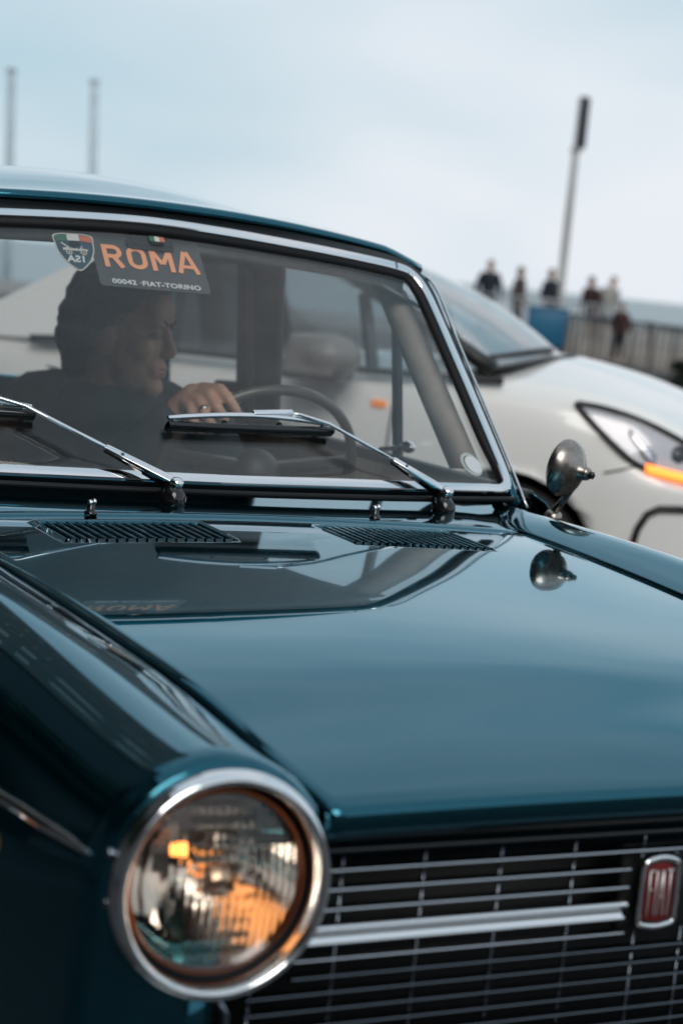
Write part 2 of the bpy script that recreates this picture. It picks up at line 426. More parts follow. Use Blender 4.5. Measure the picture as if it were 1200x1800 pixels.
# vents: slats set in the openings
for sgn in (-1, 1):
    v = empty('vent', (0, 0, 0), parent=car)
    x0, x1 = (VXS[1] if sgn > 0 else (-VXS[-1][1], -VXS[-1][0]))
    bk = MB(); bk.grid([[(x, y, hoodz(x, y)-.009) for x in np.linspace(x0-.004, x1+.004, 6)] for y in (VY[0]-.004, VY[1]+.004)])
    bk.build('vent_floor', 'matte_black', v, thick=.002)
    ns = 17; pitch = (x1-x0)/ns; sm = None
    for i in range(ns+1):
        xc = x0+pitch*i
        b = MB(); P = []
        for y in np.linspace(VY[0]-.002, VY[1]+.002, 5):
            z = hoodz(xc, y); hw = .0026
            P.append([(xc-hw, y, z-.008), (xc-hw, y, z-.001), (xc-hw*.5, y, z+.0008), (xc+hw*.5, y, z+.0008), (xc+hw, y, z-.001), (xc+hw, y, z-.008)])
        b.grid(P, closeu=True); b.build('slat', 'teal_paint', v)
# nose panel below the hood lip
npn = MB()
P = []
for x in np.linspace(-.47, .47, 25):
    zt = hoodz(0, 0)-.030
    P.append([(x, .04, zt+.010), (x, .012, zt+.006), (x, .004, zt+.001), (x, .003, zt-.006), (x, .008, zt-.011), (x, .03, zt-.016), (x, .036, zt-.04)])
npn.grid(P); npn.build('nose_panel', 'teal_paint', car, thick=.003)

# fenders
HL = (.513, -.012, .759)
KY = [.0, .05, .17, .35, .6, 1.0, 1.4]; KK = [0, .12, .36, .66, .87, 1, 1]
def section(y):
    yy = max(y, 0); k = smooth_interp(yy, KY, KK)
    cz = smooth_interp(yy, [0, .08, .2, .4, .6, .8, 1.1, 1.4], [.877, .889, .908, .926, .934, .938, .939, .938])
    w, z = gapw(min(yy, 1.12)), gapz(min(yy, 1.12))
    R = .117; A = [143, 122, 92, 62, 36, 14]
    fr = [(HL[0]+R*math.cos(rad(a)), HL[2]+R*math.sin(rad(a))) for a in A]+[(.632, .745), (.632, .66), (.628, .5), (.615, .36), (.6, .26)]
    bk = [(w+.012, z+.004), (w+.036, z+.016), (.562, cz), (.603, cz-.008), (.640, cz-.032), (.668, cz-.072), (.712, .78), (.726, .66), (.722, .5), (.71, .35), (.69, .25)]
    pts = [(a[0]*(1-k)+b[0]*k, a[1]*(1-k)+b[1]*k) for a, b in zip(fr, bk)]
    dw, dz = w+.004-pts[0][0], z+.002-pts[0][1]
    # pull the first points towards the gap, keep the rest
    pts = [(p[0]+dw*f, p[1]+dz*f) for p, f in zip(pts, (1, .45, .0, 0, 0, 0, 0, 0, 0, 0, 0))]
    pts = [(w, z-.012), (w+.0015, z-.002)]+pts
    return pts
def arch(y, z, yc=.70, R=.345):
    d = R*R-(y-yc)**2
    return max(z, .32+math.sqrt(d)) if d > 0 and z < .67 else z
def fender(sgn):
    st = [0, .02, .04, .07, .1, .14, .18, .23, .28, .34, .4, .48, .56, .64, .72, .8, .88, .96, 1.04, 1.1, 1.16, 1.22, 1.28]
    P = []
    # closing roll at the front: round the lamp, and across the flat front below it
    base = section(0)
    for d, y, dl in ((.024, .012, .13), (.020, -.010, .10), (.014, -.016, .05), (.006, -.013, .02)):
        o = []
        for i, (x, z) in enumerate(base):
            vx, vz = x-HL[0], z-HL[2]; L = math.hypot(vx, vz)
            if i < 9: o.append((sgn*(HL[0]+vx*(L-d)/L), y, HL[2]+vz*(L-d)/L))
            else: o.append((sgn*(x-dl), y*.6+.004, z))
        P.append(o)
    for y in st:
        se = section(y)
        if y > 1.12:    # seam leans out to the screen pillar
            t = (y-1.12)/.16; se = [(x+max(0, (.585-x))*t*(1 if i < 5 else 0), z+(.012*t if i < 3 else 0)) for i, (x, z) in enumerate(se)]
        P.append([(sgn*x, y, arch(y, z)) for x, z in se])
    Q = [catmull(r, 44) for r in P]
    Q = np.array(Q)
    m = MB().grid(Q.tolist()); m.build('fender', 'teal_paint', car, thick=.003, off=-1 if sgn > 0 else -1)
    # front apron under the headlight
    b = MB(); b.grid([[(sgn*x, y, z) for x, y in ((.492, .05), (.494, .012), (.505, .0), (.54, .0), (.56, .01))] for z in (.70, .6, .5, .4, .28)])
    b.build('apron', 'teal_paint', car, thick=.003)
fender(-1); fender(1)

# cowl between bonnet and screen
def seamx(y): return smooth_interp(y, [HR, 1.12, 1.2, 1.3], [.494, .503, .545, .60])
def cowlz(x, y):
    t = (y-HR)/.13; return hoodz(min(abs(x), .5), HR)-.001+.012*max(0, t)-.006*max(0, abs(x)-.45)/.15
cb = MB(); P = []
for y in np.linspace(HR+.004, 1.30, 16):
    P.append([(s*(seamx(y)-.002), y, cowlz(s*seamx(y), y)-(.012 if y < HR+.006 else 0)) for s in np.linspace(-1, 1, 41)])
cb.grid(P); cb.build('cowl', 'teal_paint', car, thick=.003, off=-1)

# windscreen surface
def G(x, z, off=0):
    n = Vector((-.596*x, 1, -.991)).normalized()
    p = Vector((x, 1.192+.298*x*x+.991*(z-.965), z)); return p-n*off      # off > 0 is outside
def GN(x, z): return -Vector((-.596*x, 1, -.991)).normalized()
half = [(0, .966), (.2, .966), (.38, .9635), (.53, .960), (.578, .960), (.596, .974), (.594, 1.03), (.588, 1.10), (.581, 1.17), (.574, 1.24), (.566, 1.285),
        (.548, 1.311), (.51, 1.3225), (.39, 1.334), (.264, 1.343), (.13, 1.351)]
loop2 = half+[(0, 1.355)]+[(-x, z) for x, z in reversed(half[1:])]
L2 = catmull(loop2, 200, closed=True)
path = [G(x, z) for x, z in L2]; nrms = [GN(x, z) for x, z in L2]
scr = empty('windscreen', parent=car)
gm = MB(); P = []
zb = lambda x: .962-.02*x*x; zt = lambda x: 1.358-.095*x*x-.0*abs(x)
for t in np.linspace(0, 1, 14):
    X = .592*(1-t)+.566*t
    P.append([tuple(G(s*X, zb(s*X)*(1-t)+zt(s*X)*t, -.002)) for s in np.linspace(-1, 1, 33)])
gm.grid(P); gm.build('pane', 'screen_glass', scr, thick=.0045)
# side>0 points outwards or inwards? find sign so that +u is towards the middle of the glass
t0 = (path[1]-path[0]).normalized(); sg = 1 if t0.cross(nrms[0]).dot(Vector((0, .7, .7))) > 0 else -1
def inw(i):  # inner seal width: thin along the bottom, wider at top and sides
    x, z = L2[i]; return smooth_interp(z, [.962, .985, 1.05, 1.36], [.004, .009, .019, .021])
sp = []
for i in range(len(path)):
    wi = inw(i); ow = smooth_interp(L2[i][1], [.962, 1.0, 1.25, 1.33], [.011, .025, .026, .034]); prof = [(-ow*sg, -.004), (-(ow-.001)*sg, .004), (-.010*sg, .007), (.004*sg, .007), (wi*sg*.7, .006), (wi*sg, .001), (wi*sg, -.006), (-ow*sg, -.006)]  # rubber edge, widened at the sides to imitate the pillar's dark reflection
    sp.append(strip([path[(i-1) % 200], path[i], path[(i+1) % 200]], [nrms[i]]*3, prof)[1])
sp.append(sp[0])
MB().grid(sp, closeu=True).build('seal', 'rubber', scr)
cp = [(-.0104*sg, .006), (-.0100*sg, .0092), (-.0082*sg, .0108), (0, .0116), (.0066*sg, .0109), (.0082*sg, .0094), (.0086*sg, .006)]
MB().grid(strip(path, nrms, cp, True), closeu=True).build('chrome_trim', 'chrome', scr, auto=28)
# lower black rubber lip under the chrome along the base
lowp = [Vector((x, 1.165+.298*x*x*1.02, .9525-.018*x*x)) for x in np.linspace(-.60, .60, 60)]
MB().tube(lowp, .0052, 10).build('base_rubber', 'rubber', scr)
for s in (-1, 1):   # joint sleeve in the chrome at the upper corners
    c = G(s*.51, 1.3225, .009); d = (G(s*.548, 1.311)-G(s*.51, 1.3225)).normalized()
    MB().bar(c-d*.0012, c+d*.0012, .0152, .0075, GN(s*.51, 1.32)).build('trim_clip', 'dull_chrome', scr)

# roof
def roofz(x, y):
    zc = smooth_interp(y, [1.54, 1.60, 1.68, 1.8, 2.0, 2.3, 2.7, 3.0], [1.388, 1.401, 1.4155, 1.431, 1.4475, 1.453, 1.438, 1.41])
    return zc-.29*x*x-.22*max(0, abs(x)-.52)**1.5
def rooflip(x): return 1.386-.12*x*x-.15*max(0, abs(x)-.52)
def rooff(x): return 1.588+.285*x*x
rb = MB(); P = []
xsr = np.linspace(-.615, .615, 49)
for dy, dz in ((.035, -.022), (.012, -.021), (.003, -.0165), (.0015, -.010), (.008, -.0025)):
    P.append([(x, rooff(x)+dy, rooflip(x)+.013+dz) for x in xsr])
for t in np.linspace(.02, 1, 26)**1.3:
    P.append([(x, rooff(x)+.008+(3.0-rooff(x))*t, (rooflip(x)+.013)*max(0, 1-t/.16)**2+roofz(x, 1.555+(3.0-1.555)*t)*(1-max(0, 1-t/.16)**2)) for x in xsr])
rb.grid(P); rb.build('roof', 'teal_paint', car, thick=.004, off=-1)
hl_ = MB(); hl_.grid([[(x*.97, y+.03, roofz(x, y)-.035) for x in np.linspace(-.6, .6, 15)] for y in np.linspace(1.60, 2.95, 10)])
hl_.build('headliner', 'headliner', car, thick=.006)
# screen pillars, drip rails, inner pillar trim
for s in (-1, 1):
    pp = [Vector((s*x, y, z)) for x, y, z in ((.626, 1.275, .93), (.622, 1.34, 1.0), (.616, 1.44, 1.10), (.610, 1.54, 1.20), (.603, 1.625, 1.29), (.60, 1.70, 1.318), (.60, 1.9, 1.336), (.605, 2.3, 1.342), (.60, 2.75, 1.325), (.60, 3.0, 1.28))]
    pc = [Vector(p) for p in catmull([tuple(p) for p in pp], 50)]
    MB().tube([p+Vector((-s*.006, .022, 0)) for p in pc[:26]], .014, 10).build('screen_pillar', 'teal_paint', car)
    MB().tube([p+Vector((s*.002, -.006, .002)) for p in pc], .0026, 6).build('drip_rail', 'chrome', car)
    it = MB(); A = [Vector((s*.585, 1.36, .985)), Vector((s*.58, 1.46, 1.08)), Vector((s*.572, 1.56, 1.18)), Vector((s*.562, 1.655, 1.28)), Vector((s*.53, 1.70, 1.325))]
    it.grid([[tuple(p), tuple(p+Vector((-s*.022, .018, .0))), tuple(p+Vector((-s*.03, .05, -.005))), tuple(p+Vector((-s*.005, .10, -.01)))] for p in A])
    it.build('pillar_trim', 'trim_beige', car, thick=.004)
# header trim inside above the glass
hd = MB(); hd.grid([[tuple(G(x, 1.352-.095*x*x, -.012)), tuple(G(x, 1.335-.095*x*x, -.03)), (x, 1.66+.1*x*x, roofz(x, 1.66)-.045), (x, 1.75, roofz(x, 1.75)-.034)] for x in np.linspace(-.55, .55, 21)])
hd.build('header_trim', 'headliner', car, thick=.004)

# body sides, doors, windows
def sidex(y, z):
    b = smooth_interp(z, [.25, .45, .70, .86, .93, .955], [.70, .728, .735, .725, .695, .655])
    return b*smooth_interp(y, [1.28, 1.6, 2.4, 3.2, 3.8], [.99, 1, 1, .985, .93])
for s in (-1, 1):
    for nm, y0, y1 in (('door', 1.285, 2.36), ('rear_door', 2.365, 3.02), ('rear_quarter', 3.025, 3.80)):
        m = MB(); m.grid([[(s*sidex(y, z), y, arch(y, z, 3.05, .33)) for z in (.25, .3, .4, .5, .6, .7, .78, .84, .89, .92, .94, .955)] for y in np.linspace(y0, y1, 16)])
        d = m.build(nm, 'teal_paint', car, thick=.004)
        if 'door' in nm:
            MB().bar((s*.738, y1-.16, .83), (s*.738, y1-.05, .83), .014, .016).build('handle', 'chrome', d, bevel=.004)
    inn = MB(); inn.grid([[(s*.64, y, z) for z in (.3, .6, .90, .948)] for y in np.linspace(1.42, 3.0, 6)])
    inn.build('door_card', 'trim_beige', car, thick=.01)
    sill = MB().box((s*.645, 2.15, .952), (.03, 1.70, .016)); sill.build('window_sill', 'pillar_grey', car, bevel=.003)
    # vent window post, centre pillar, rear pillar
    MB().bar((s*.648, 1.775, .95), (s*.585, 1.745, 1.325), .016, .020, (0, 1, 0)).build('vent_post', 'dull_chrome', car, bevel=.003)
    MB().bar((s*.650, 2.44, .95), (s*.578, 2.345, 1.33), .022, .20, (0, 1, 0), .022, .215).build('centre_pillar', 'pillar_grey', car, bevel=.008)
    MB().bar((s*.645, 3.06, .95), (s*.565, 2.92, 1.30), .03, .16, (0, 1, 0), .03, .13).build('rear_pillar', 'teal_paint', car, bevel=.01)
    def wpane(nm, ya, yb, yc, yd):
        m = MB().add([(s*.652, ya, .955), (s*.652, yb, .955), (s*.586, yc, 1.318), (s*.586, yd, 1.318)], [(0, 1, 2, 3)])
        m.build(nm, 'side_glass', car, smooth=False, thick=.004)
    wpane('vent_window', 1.36, 1.768, 1.738, 1.66); wpane('door_window', 1.783, 2.34, 2.24, 1.753); wpane('rear_window', 2.54, 2.98, 2.86, 2.45)
    # winder / vent latch on the inside
    lt = MB().ell((s*.625, 1.70, .985), (.012, .020, .012)); lt.tube([(s*.622, 1.70, .985), (s*.61, 1.73, .978), (s*.60, 1.765, .972)], [.007, .006, .004], 8); lt.build('vent_latch', 'chrome', car)
# tail
tb = MB(); P = []
for y, z, w in ((3.02, .955, .64), (3.2, .95, .645), (3.5, .93, .63), (3.72, .89, .61), (3.80, .82, .62), (3.83, .65, .64), (3.81, .45, .66), (3.78, .28, .64)):
    P.append([(t*w, y, z+.02*(1-t*t)) for t in np.linspace(-1, 1, 15)])
tb.grid(P); tb.build('boot', 'teal_paint', car, thick=.004)
rw = MB().add([(-.53, 3.16, .965), (.53, 3.16, .965), (.49, 2.99, 1.30), (-.49, 2.99, 1.30)], [(0, 1, 2, 3)]); rw.build('back_window', 'side_glass', car, smooth=False, thick=.004)
fl = MB().box((0, 2.2, .26), (1.25, 2.6, .03)); fl.build('floor_pan', 'matte_black', car)
ps = MB().box((0, 3.0, .90), (1.2, .35, .03)); ps.build('parcel_shelf', 'dash', car)
# wheels
wl = empty('wheel', (-.615, .70, .30), parent=car)
Mx = axisM((0, 0, 0), (1, 0, 0))
MB().lathe([(.19, -.06), (.25, -.07), (.285, -.06), (.298, -.03), (.298, .03), (.285, .06), (.25, .07), (.19, .06)], 40, Mx, True).build('tyre', 'tyre', wl)
MB().lathe([(.001, -.045), (.06, -.055), (.11, -.045), (.15, -.03), (.19, -.055), (.20, -.05), (.19, .05), (.001, .05)], 40, Mx).build('rim', 'hub', wl)
for p, rz in (((.615, .70, .30), math.pi), ((-.615, 3.05, .30), 0), ((.615, 3.05, .30), math.pi)):
    w2 = copy_tree(wl, car); w2.location = p; w2.rotation_euler = (0, 0, rz)

# headlights
def headlight(sgn):
    c = (sgn*HL[0], HL[1], HL[2]); root = empty('headlight', (0, 0, 0), parent=car)
    Mz = axisM(c, (sgn*.03, -1, .03))
    MB().lathe([(.101, -.012), (.1055, -.002), (.1065, .008), (.1053, .0165), (.1018, .0235), (.098, .0258), (.0945, .0242), (.0922, .018), (.0908, .006), (.090, -.006)], 72, Mz).build('bezel', 'chrome', root)
    MB().lathe([(.0905, -.004), (.0898, .002), (.0872, .003), (.0855, .0), (.0850, -.012)], 64, Mz).build('lens_gasket', 'rubber', root)
    MB().lathe([(.0855, .0005), (.0845, .003), (.0822, .0025), (.0800, -.006)], 64, Mz).build('amber_ring', 'amber_ring', root)
    rp = [(.0838*math.sqrt(t), -.082+.070*t) for t in np.linspace(.02, 1, 22)]
    MB().lathe(rp, 64, Mz).build('reflector', 'reflector', root)
    # lens with flutes
    nr, na = 30, 160; lens = MB()
    for side in (0, 1):
        P = []
        for i in range(nr+1):
            r = max(.0832*i/nr, .0002); row = []
            for j in range(na):
                a = 2*math.pi*j/na; x, y = r*math.cos(a), r*math.sin(a); edge = max(0, 1-(r/.0832)**8)
                h = .004+.016*(1-(r/.0832)**2)
                if side: h -= .0045+edge*(.0011*math.cos(2*math.pi*x/.0078)+(.0008*math.cos(2*math.pi*y/.014) if abs(x) < .03 else 0))
                row.append(Mz @ Vector((x, y, h)))
            P.append(row)
        lens.grid(P, closeu=True)
    n0 = (nr+1)*na; lens.f += [(nr*na+j, nr*na+(j+1) % na, n0+nr*na+(j+1) % na, n0+nr*na+j) for j in range(na)]
    lens.build('lens', 'lens_glass', root)
    MB().lathe([(.0005, .0), (.006, -.002), (.009, -.008), (.009, -.02), (.005, -.03), (.004, -.06)], 20, Mz).build('bulb', 'bulb', root)
    MB().lathe([(.0005, .010), (.012, .008), (.017, .0), (.0172, -.010)], 28, Mz).build('bulb_shield', 'bulb_shield', root)
    pb = MB(); q = Mz @ Vector((-.026, .022, -.030)); pb.ell(q, (.007, .007, .007)); pb.build('parking_bulb', 'parking_bulb', root)
    for zz in (.012, -.032):
        q = Mz @ Vector((-sgn*0-.1045 if sgn < 0 else .1045, zz*-1 if sgn > 0 else -zz, .004))
        MB().ell(q, (.0055, .0055, .0055)).build('screw', 'dull_chrome', root)
headlight(-1); headlight(1)

# grille
gr = empty('grille', parent=car)
MB().box((0, .075, .63), (1.0, .004, .36)).build('radiator_mesh', 'matte_black', gr)
MB().box((0, .035, .79), (.96, .08, .004)).build('top_baffle', 'matte_black', gr)
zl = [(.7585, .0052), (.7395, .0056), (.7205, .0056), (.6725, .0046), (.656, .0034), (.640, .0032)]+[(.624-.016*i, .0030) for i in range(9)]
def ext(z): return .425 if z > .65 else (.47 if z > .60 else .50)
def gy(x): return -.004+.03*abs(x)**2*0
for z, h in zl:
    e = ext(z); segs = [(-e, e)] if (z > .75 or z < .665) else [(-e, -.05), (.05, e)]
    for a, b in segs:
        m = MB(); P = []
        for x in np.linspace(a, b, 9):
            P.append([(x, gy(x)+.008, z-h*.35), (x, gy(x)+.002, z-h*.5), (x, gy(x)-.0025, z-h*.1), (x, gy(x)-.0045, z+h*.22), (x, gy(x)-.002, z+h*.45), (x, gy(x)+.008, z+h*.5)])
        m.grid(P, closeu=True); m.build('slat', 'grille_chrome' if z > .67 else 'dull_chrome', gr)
for a, b in ((-.43, -.05), (.05, .43)):   # thick middle bar: bright top, recessed face
    m = MB(); P = []
    for x in np.linspace(a, b, 9):
        P.append([(x, .006, .686), (x, -.002, .6855), (x, -.006, .6875), (x, -.005, .6895), (x, .000, .691), (x, -.001, .6965), (x, -.007, .700), (x, -.0095, .7035), (x, -.006, .7065), (x, .006, .7075)])
    m.grid(P, closeu=True); m.build('centre_bar', 'chrome', gr)
for x in (-.463, -.378, -.289, -.202, -.115, -.03, .03, .115, .202, .289, .378, .463):
    z1 = .776 if abs(x) < .42 else .645
    if abs(x) < .04:
        MB().bar((x, .003, .757), (x, .003, .776), .0024, .004, (0, 1, 0)).build('upright', 'dull_chrome', gr)
        MB().bar((x, .003, .48), (x, .003, .672), .0024, .004, (0, 1, 0)).build('upright', 'dull_chrome', gr)
    else:
        MB().bar((x, .003, .48), (x, .003, z1), .0024, .004, (0, 1, 0)).build('upright', 'dull_chrome', gr)
MB().grid([[(x, .004, .775), (x, -.003, .775), (x, -.004, .7785), (x, .004, .7795)] for x in np.linspace(-.43, .43, 5)], closeu=True).build('header_bar', 'gloss_black', gr)
for s in (-1, 1):
    MB().tube([(s*.50, -.004, .648), (s*.489, -.006, .63), (s*.487, -.006, .55), (s*.487, -.006, .47)], .004, 8).build('side_bar', 'dull_chrome', gr)
# badge: arched chrome rim, red enamel, tall letters
bd = empty('badge', (-.011, -.006, .714), parent=car)
def badge_outline(w, h, n=40):
    pts = [(-w, -h*.78), (-w*.96, -h*.9), (-w*.7, -h*.97), (0, -h*1.03), (w*.7, -h*.97), (w*.96, -h*.9), (w, -h*.78), (w, 0), (w, h*.62), (w*.93, h*.82), (w*.72, h*.95), (0, h*1.04), (-w*.72, h*.95), (-w*.93, h*.82), (-w, h*.62), (-w, 0)]
    return catmull(pts, n, True)
bo = badge_outline(.0225, .0355); pth = [Vector((x, 0, z)) for x, z in bo]
MB().tube(pth+[pth[0]], .0034, 8, False).build('badge_rim', 'chrome', bd)
def badge_sheet(w, h, y0, bulge):
    o = badge_outline(w, h); P = [[(x*t, y0-bulge*(1-t*t), z*t) for x, z in o] for t in np.linspace(.01, 1, 6)]
    return MB().grid(P, closeu=True)
badge_sheet(.0225, .0355, .002, .0).build('badge_back', 'matte_black', bd, thick=.003)
badge_sheet(.0175, .030, .0, .003).build('enamel', 'badge_red', bd)
lw = .0019
def stroke(pts):
    m = MB()
    for a, b in zip(pts[:-1], pts[1:]): m.bar((a[0], -.0034, a[1]), (b[0], -.0034, b[1]), .0016, lw, (0, 0, 1) if abs(a[0]-b[0]) > abs(a[1]-b[1]) else (1, 0, 0), .0016, lw)
    return m
T, B_ = .024, -.024
for x0, strokes in ((-.0128, [[(-.0022, B_), (-.0025, T)], [(-.0025, T), (.003, T)], [(-.0025, .004), (.002, .004)]]),
                    (-.0066, [[(0, B_), (0, T)]]),
                    (.0012, [[(-.0038, B_), (-.0004, T)], [(.0038, B_), (.0004, T)], [(-.0022, -.004), (.0022, -.004)]]),
                    (.0105, [[(0, B_), (0, T)], [(-.0038, T), (.0038, T)]])):
    m = MB()
    for st_ in strokes:
        q = stroke([(a+x0, b) for a, b in st_]); m.add(q.v, q.f)
    m.build('letter', 'badge_letter', bd)
cradle = MB().box((0, .020, .714), (.094, .016, .092)); cradle.build('badge_cradle', 'matte_black', car, bevel=.006)
for s in (-1, 1):
    MB().tube([(s*.018, -.004, .757), (s*.024, -.010, .750)], .002, 6).build('badge_stay', 'dull_chrome', bd)
for o in list(bd.children):
    if o.name.startswith('badge_stay'): o.location = (0, .014, -.714)
bmpr = MB(); bmpr.grid([[(x, -.07+.10*abs(x/.72)**4, .36), (x, -.10+.10*abs(x/.72)**4, .375), (x, -.115+.10*abs(x/.72)**4, .41), (x, -.10+.10*abs(x/.72)**4, .445), (x, -.07+.10*abs(x/.72)**4, .46)] for x in np.linspace(-.74, .74, 31)])
bmpr.build('bumper', 'chrome', car, thick=.003)
MB().box((0, .04, .385), (1.0, .03, .18)).build('lower_valance', 'teal_paint', car, bevel=.01)

# side strips with pointed tips, side lamps
def bodyside(y, z):
    if y < 1.28:
        q = catmull(section(max(y, 0)), 60); k = int(np.argmin(abs(q[20:, 1]-z)))+20; return q[k, 0]
    return sidex(y, z)
for s in (-1, 1):
    yy = [.004, .02, .05, .09, .14, .2, .3, .45, .6, .8, 1.0, 1.2, 1.27]
    pth = [Vector((s*(bodyside(y, .785)+.001), y, .785)) for y in yy]; sc = [.15, .45, .8, 1]+[1]*20
    MB().grid(strip(pth, [(s, 0, 0)]*len(pth), [(-.0075, -.001), (-.006, .003), (-.001, .005), (.001, .005), (.006, .003), (.0075, -.001)], scale=sc[:len(pth)]), closeu=True).build('side_strip', 'chrome', car)
    x_ = bodyside(.195, .738); sl_ = empty('side_lamp', (0, 0, 0), parent=car)
    Ms = axisM((s*(x_-.001), .195, .738), (s, -.2, 0))
    MB().lathe([(.024, -.002), (.0245, .004), (.021, .009), (.019, .007)], 32, Ms).build('lamp_rim', 'chrome', sl_)
    MB().lathe([(.0195, .006), (.016, .014), (.008, .019), (.0005, .020)], 28, Ms).build('lamp_lens', 'repeater_and_reflection', sl_)

# wipers
def wiper(hx, dx):
    w = empty('wiper', (0, 0, 0), parent=car)
    hub = Vector((hx, 1.152+.298*hx*hx, .962-.02*hx*hx))
    base = Vector((hx, hub.y-.012, cowlz(hx, 1.13)))
    m = MB(); m.tube([base+Vector((0, .0, -.01)), base+Vector((0, -.002, .012)), hub+Vector((.0, .002, -.004))], [.020, .0195, .015], 16); m.build('spindle', 'gloss_black', w)
    hk = MB(); hk.ell(hub+Vector((.004, -.010, .006)), (.012, .013, .010)); hk.build('hub_cap', 'chrome', w)
    P = lambda x, z, o: G(hx+x, z, o)
    a0 = hub+Vector((-.002, -.006, .010)); a1 = P(-.088, .990, .030); a2 = P(-.195, 1.040, .030); a2b = P(-.245, 1.053, .028); a3 = P(-.262, 1.055, .027); a4 = P(-.330, 1.052, .026)
    c = MB(); c.bar(a0, a1, .0135, .0085, GN(hx, 1), .0105, .007); c.build('arm_root', 'chrome', w, bevel=.0015)
    uw = MB(); n_ = GN(hx, 1); uw.bar(a0-n_*.008+Vector((0, 0, -.002)), a1-n_*.006, .010, .012, n_, .008, .003); uw.build('arm_channel', 'gloss_black', w)
    ar = MB(); ar.tube([a1, a2, a2b, a3], [.0036, .0032, .003, .003], 8, sx=1.5); ar.build('arm', 'chrome', w)
    cl = MB(); cl.bar(a3+(a3-a4)*.08, a4, .0095, .009, n_); cl.build('arm_clip', 'chrome', w, bevel=.0015)
    MB().ell(a1+(a0-a1)*.25+n_*.0045, (.0028, .0028, .0018)).build('rivet', 'dull_chrome', w)
    # blade holder and rubber
    b0, b1 = (-.475, 1.040), (-.183, 1.043)
    hp = []
    for t in np.linspace(0, 1, 13):
        x = b0[0]*(1-t)+b1[0]*t; z = b0[1]*(1-t)+b1[1]*t+.004*math.sin(math.pi*t); hp.append(P(x, z+.004, .0175+.008*math.sin(math.pi*t)))
    h = MB(); h.grid(strip(hp, [GN(hx, 1)]*13, [(-.0042, -.002), (-.0042, .002), (-.002, .0035), (.002, .0035), (.0042, .002), (.0042, -.002)], scale=[.8]+[1]*11+[.8]), closeu=True); h.build('blade_holder', 'chrome', w)
    br = MB(); rp = [P(b0[0]*(1-t)+b1[0]*t, b0[1]*(1-t)+b1[1]*t-.004, .002) for t in np.linspace(-.012, 1.012, 13)]
    br.grid(strip(rp, [GN(hx, 1)]*13, [(-.003, .0), (-.0055, .005), (-.006, .012), (-.004, .017), (.004, .017), (.006, .012), (.0055, .005), (.003, .0)]), closeu=True); br.build('blade_rubber', 'gloss_black', w)
    for t in (.04, .33, .67, .96):
        x = b0[0]*(1-t)+b1[0]*t; z = b0[1]*(1-t)+b1[1]*t
        MB().bar(P(x-.004, z, .012), P(x+.004, z, .012), .012, .012, GN(hx, 1)).build('blade_claw', 'dull_chrome' if t in (.04, .96) else 'gloss_black', w, bevel=.001)
wiper(.410, 0); wiper(-.095, 0)

# washer jets
for x, y in ((-.25, 1.075), (.232, 1.10)):
    j = empty('washer_jet', (x, y, cowlz(x, y)), parent=car)
    MB().lathe([(.0095, 0), (.009, .003), (.006, .004), (.006, .013), (.0045, .015)], 18, Matrix.Identity(4)).build('jet_body', 'gloss_black', j)
    m = MB(); m.ell((-.0025, -.002, .016), (.004, .0045, .0045)); m.ell((.0035, -.002, .0175), (.0035, .0045, .0045)); m.build('nozzle', 'chrome', j)

# fender mirrors (near driver's side as in the picture)
mr = empty('fender_mirror', (.655, 1.228, .928), parent=car)
jx = Vector((.006, -.063, .077))
MB().lathe([(.016, -.004), (.015, .003), (.010, .007), (.001, .009)], 20, Matrix.Identity(4)).build('foot', 'worn_chrome', mr)
MB().tube([(0, 0, .002), tuple(jx*.5), tuple(jx)], [.0075, .0055, .005], 12).build('stem', 'worn_chrome', mr)
hc = Vector((.650, 1.188, 1.0135))-Vector((.655, 1.228, .928)); ax = Vector((.42, -.90, -.10)).normalized()
Mm = axisM(hc, ax)
MB().lathe([(.0005, -.016), (.046, -.016), (.0495, -.014), (.0505, -.010), (.0485, -.002), (.042, .008), (.030, .016), (.018, .0215), (.013, .026), (.0115, .036), (.009, .041), (.0005, .042)], 48, Mm).build('shell', 'worn_chrome', mr)
MB().lathe([(.0005, .0), (.006, .0), (.0065, .008), (.004, .010), (.0005, .010)], 14, axisM(hc+ax*.040, ax)).build('pivot_screw', 'gloss_black', mr)
MB().lathe([(.0005, -.0185), (.045, -.0175)], 32, Mm).build('mirror_glass', 'reflector', mr)

# interior: dash, steering wheel, seats, belt
db = MB(); db.grid([[(x, 1.235+.298*x*x, .948), (x, 1.30+.2*x*x, .952), (x, 1.42, .950), (x, 1.475, .940), (x, 1.485, .915), (x, 1.47, .80), (x, 1.47, .70)] for x in np.linspace(-.6, .6, 21)])
db.build('dashboard', 'dash', car, thick=.006)
sw = empty('steering_wheel', (.36, 1.82, .905), parent=car)
e1 = Vector((1, 0, 0)); e2 = Vector((0, -.5, .866)); e3 = e1.cross(e2)
rim = [e1*(.2*math.sin(a))+e2*(.2*math.cos(a)) for a in np.linspace(0, 2*math.pi, 72, endpoint=False)]
MB().tube(rim+[rim[0]], .0105, 12, False).build('wheel_rim', 'wheel_rim', sw)
m = MB(); m.ell((0, 0, 0), (.05, .05, .05)); m.build('horn_pad', 'dash', sw)
for a in (rad(78), rad(-78)):
    d = e1*math.sin(a)+e2*math.cos(a); MB().bar(d*.03-e3*.01, d*.195, .038, .010, e3, .026, .008).build('spoke', 'wheel_rim', sw, bevel=.003)
MB().tube([(0, 0, 0), tuple(-e3*.12 if (-e3).y < 0 else e3*.12), tuple((-e3 if (-e3).y < 0 else e3)*.42)], .022, 12).build('column', 'dash', sw)
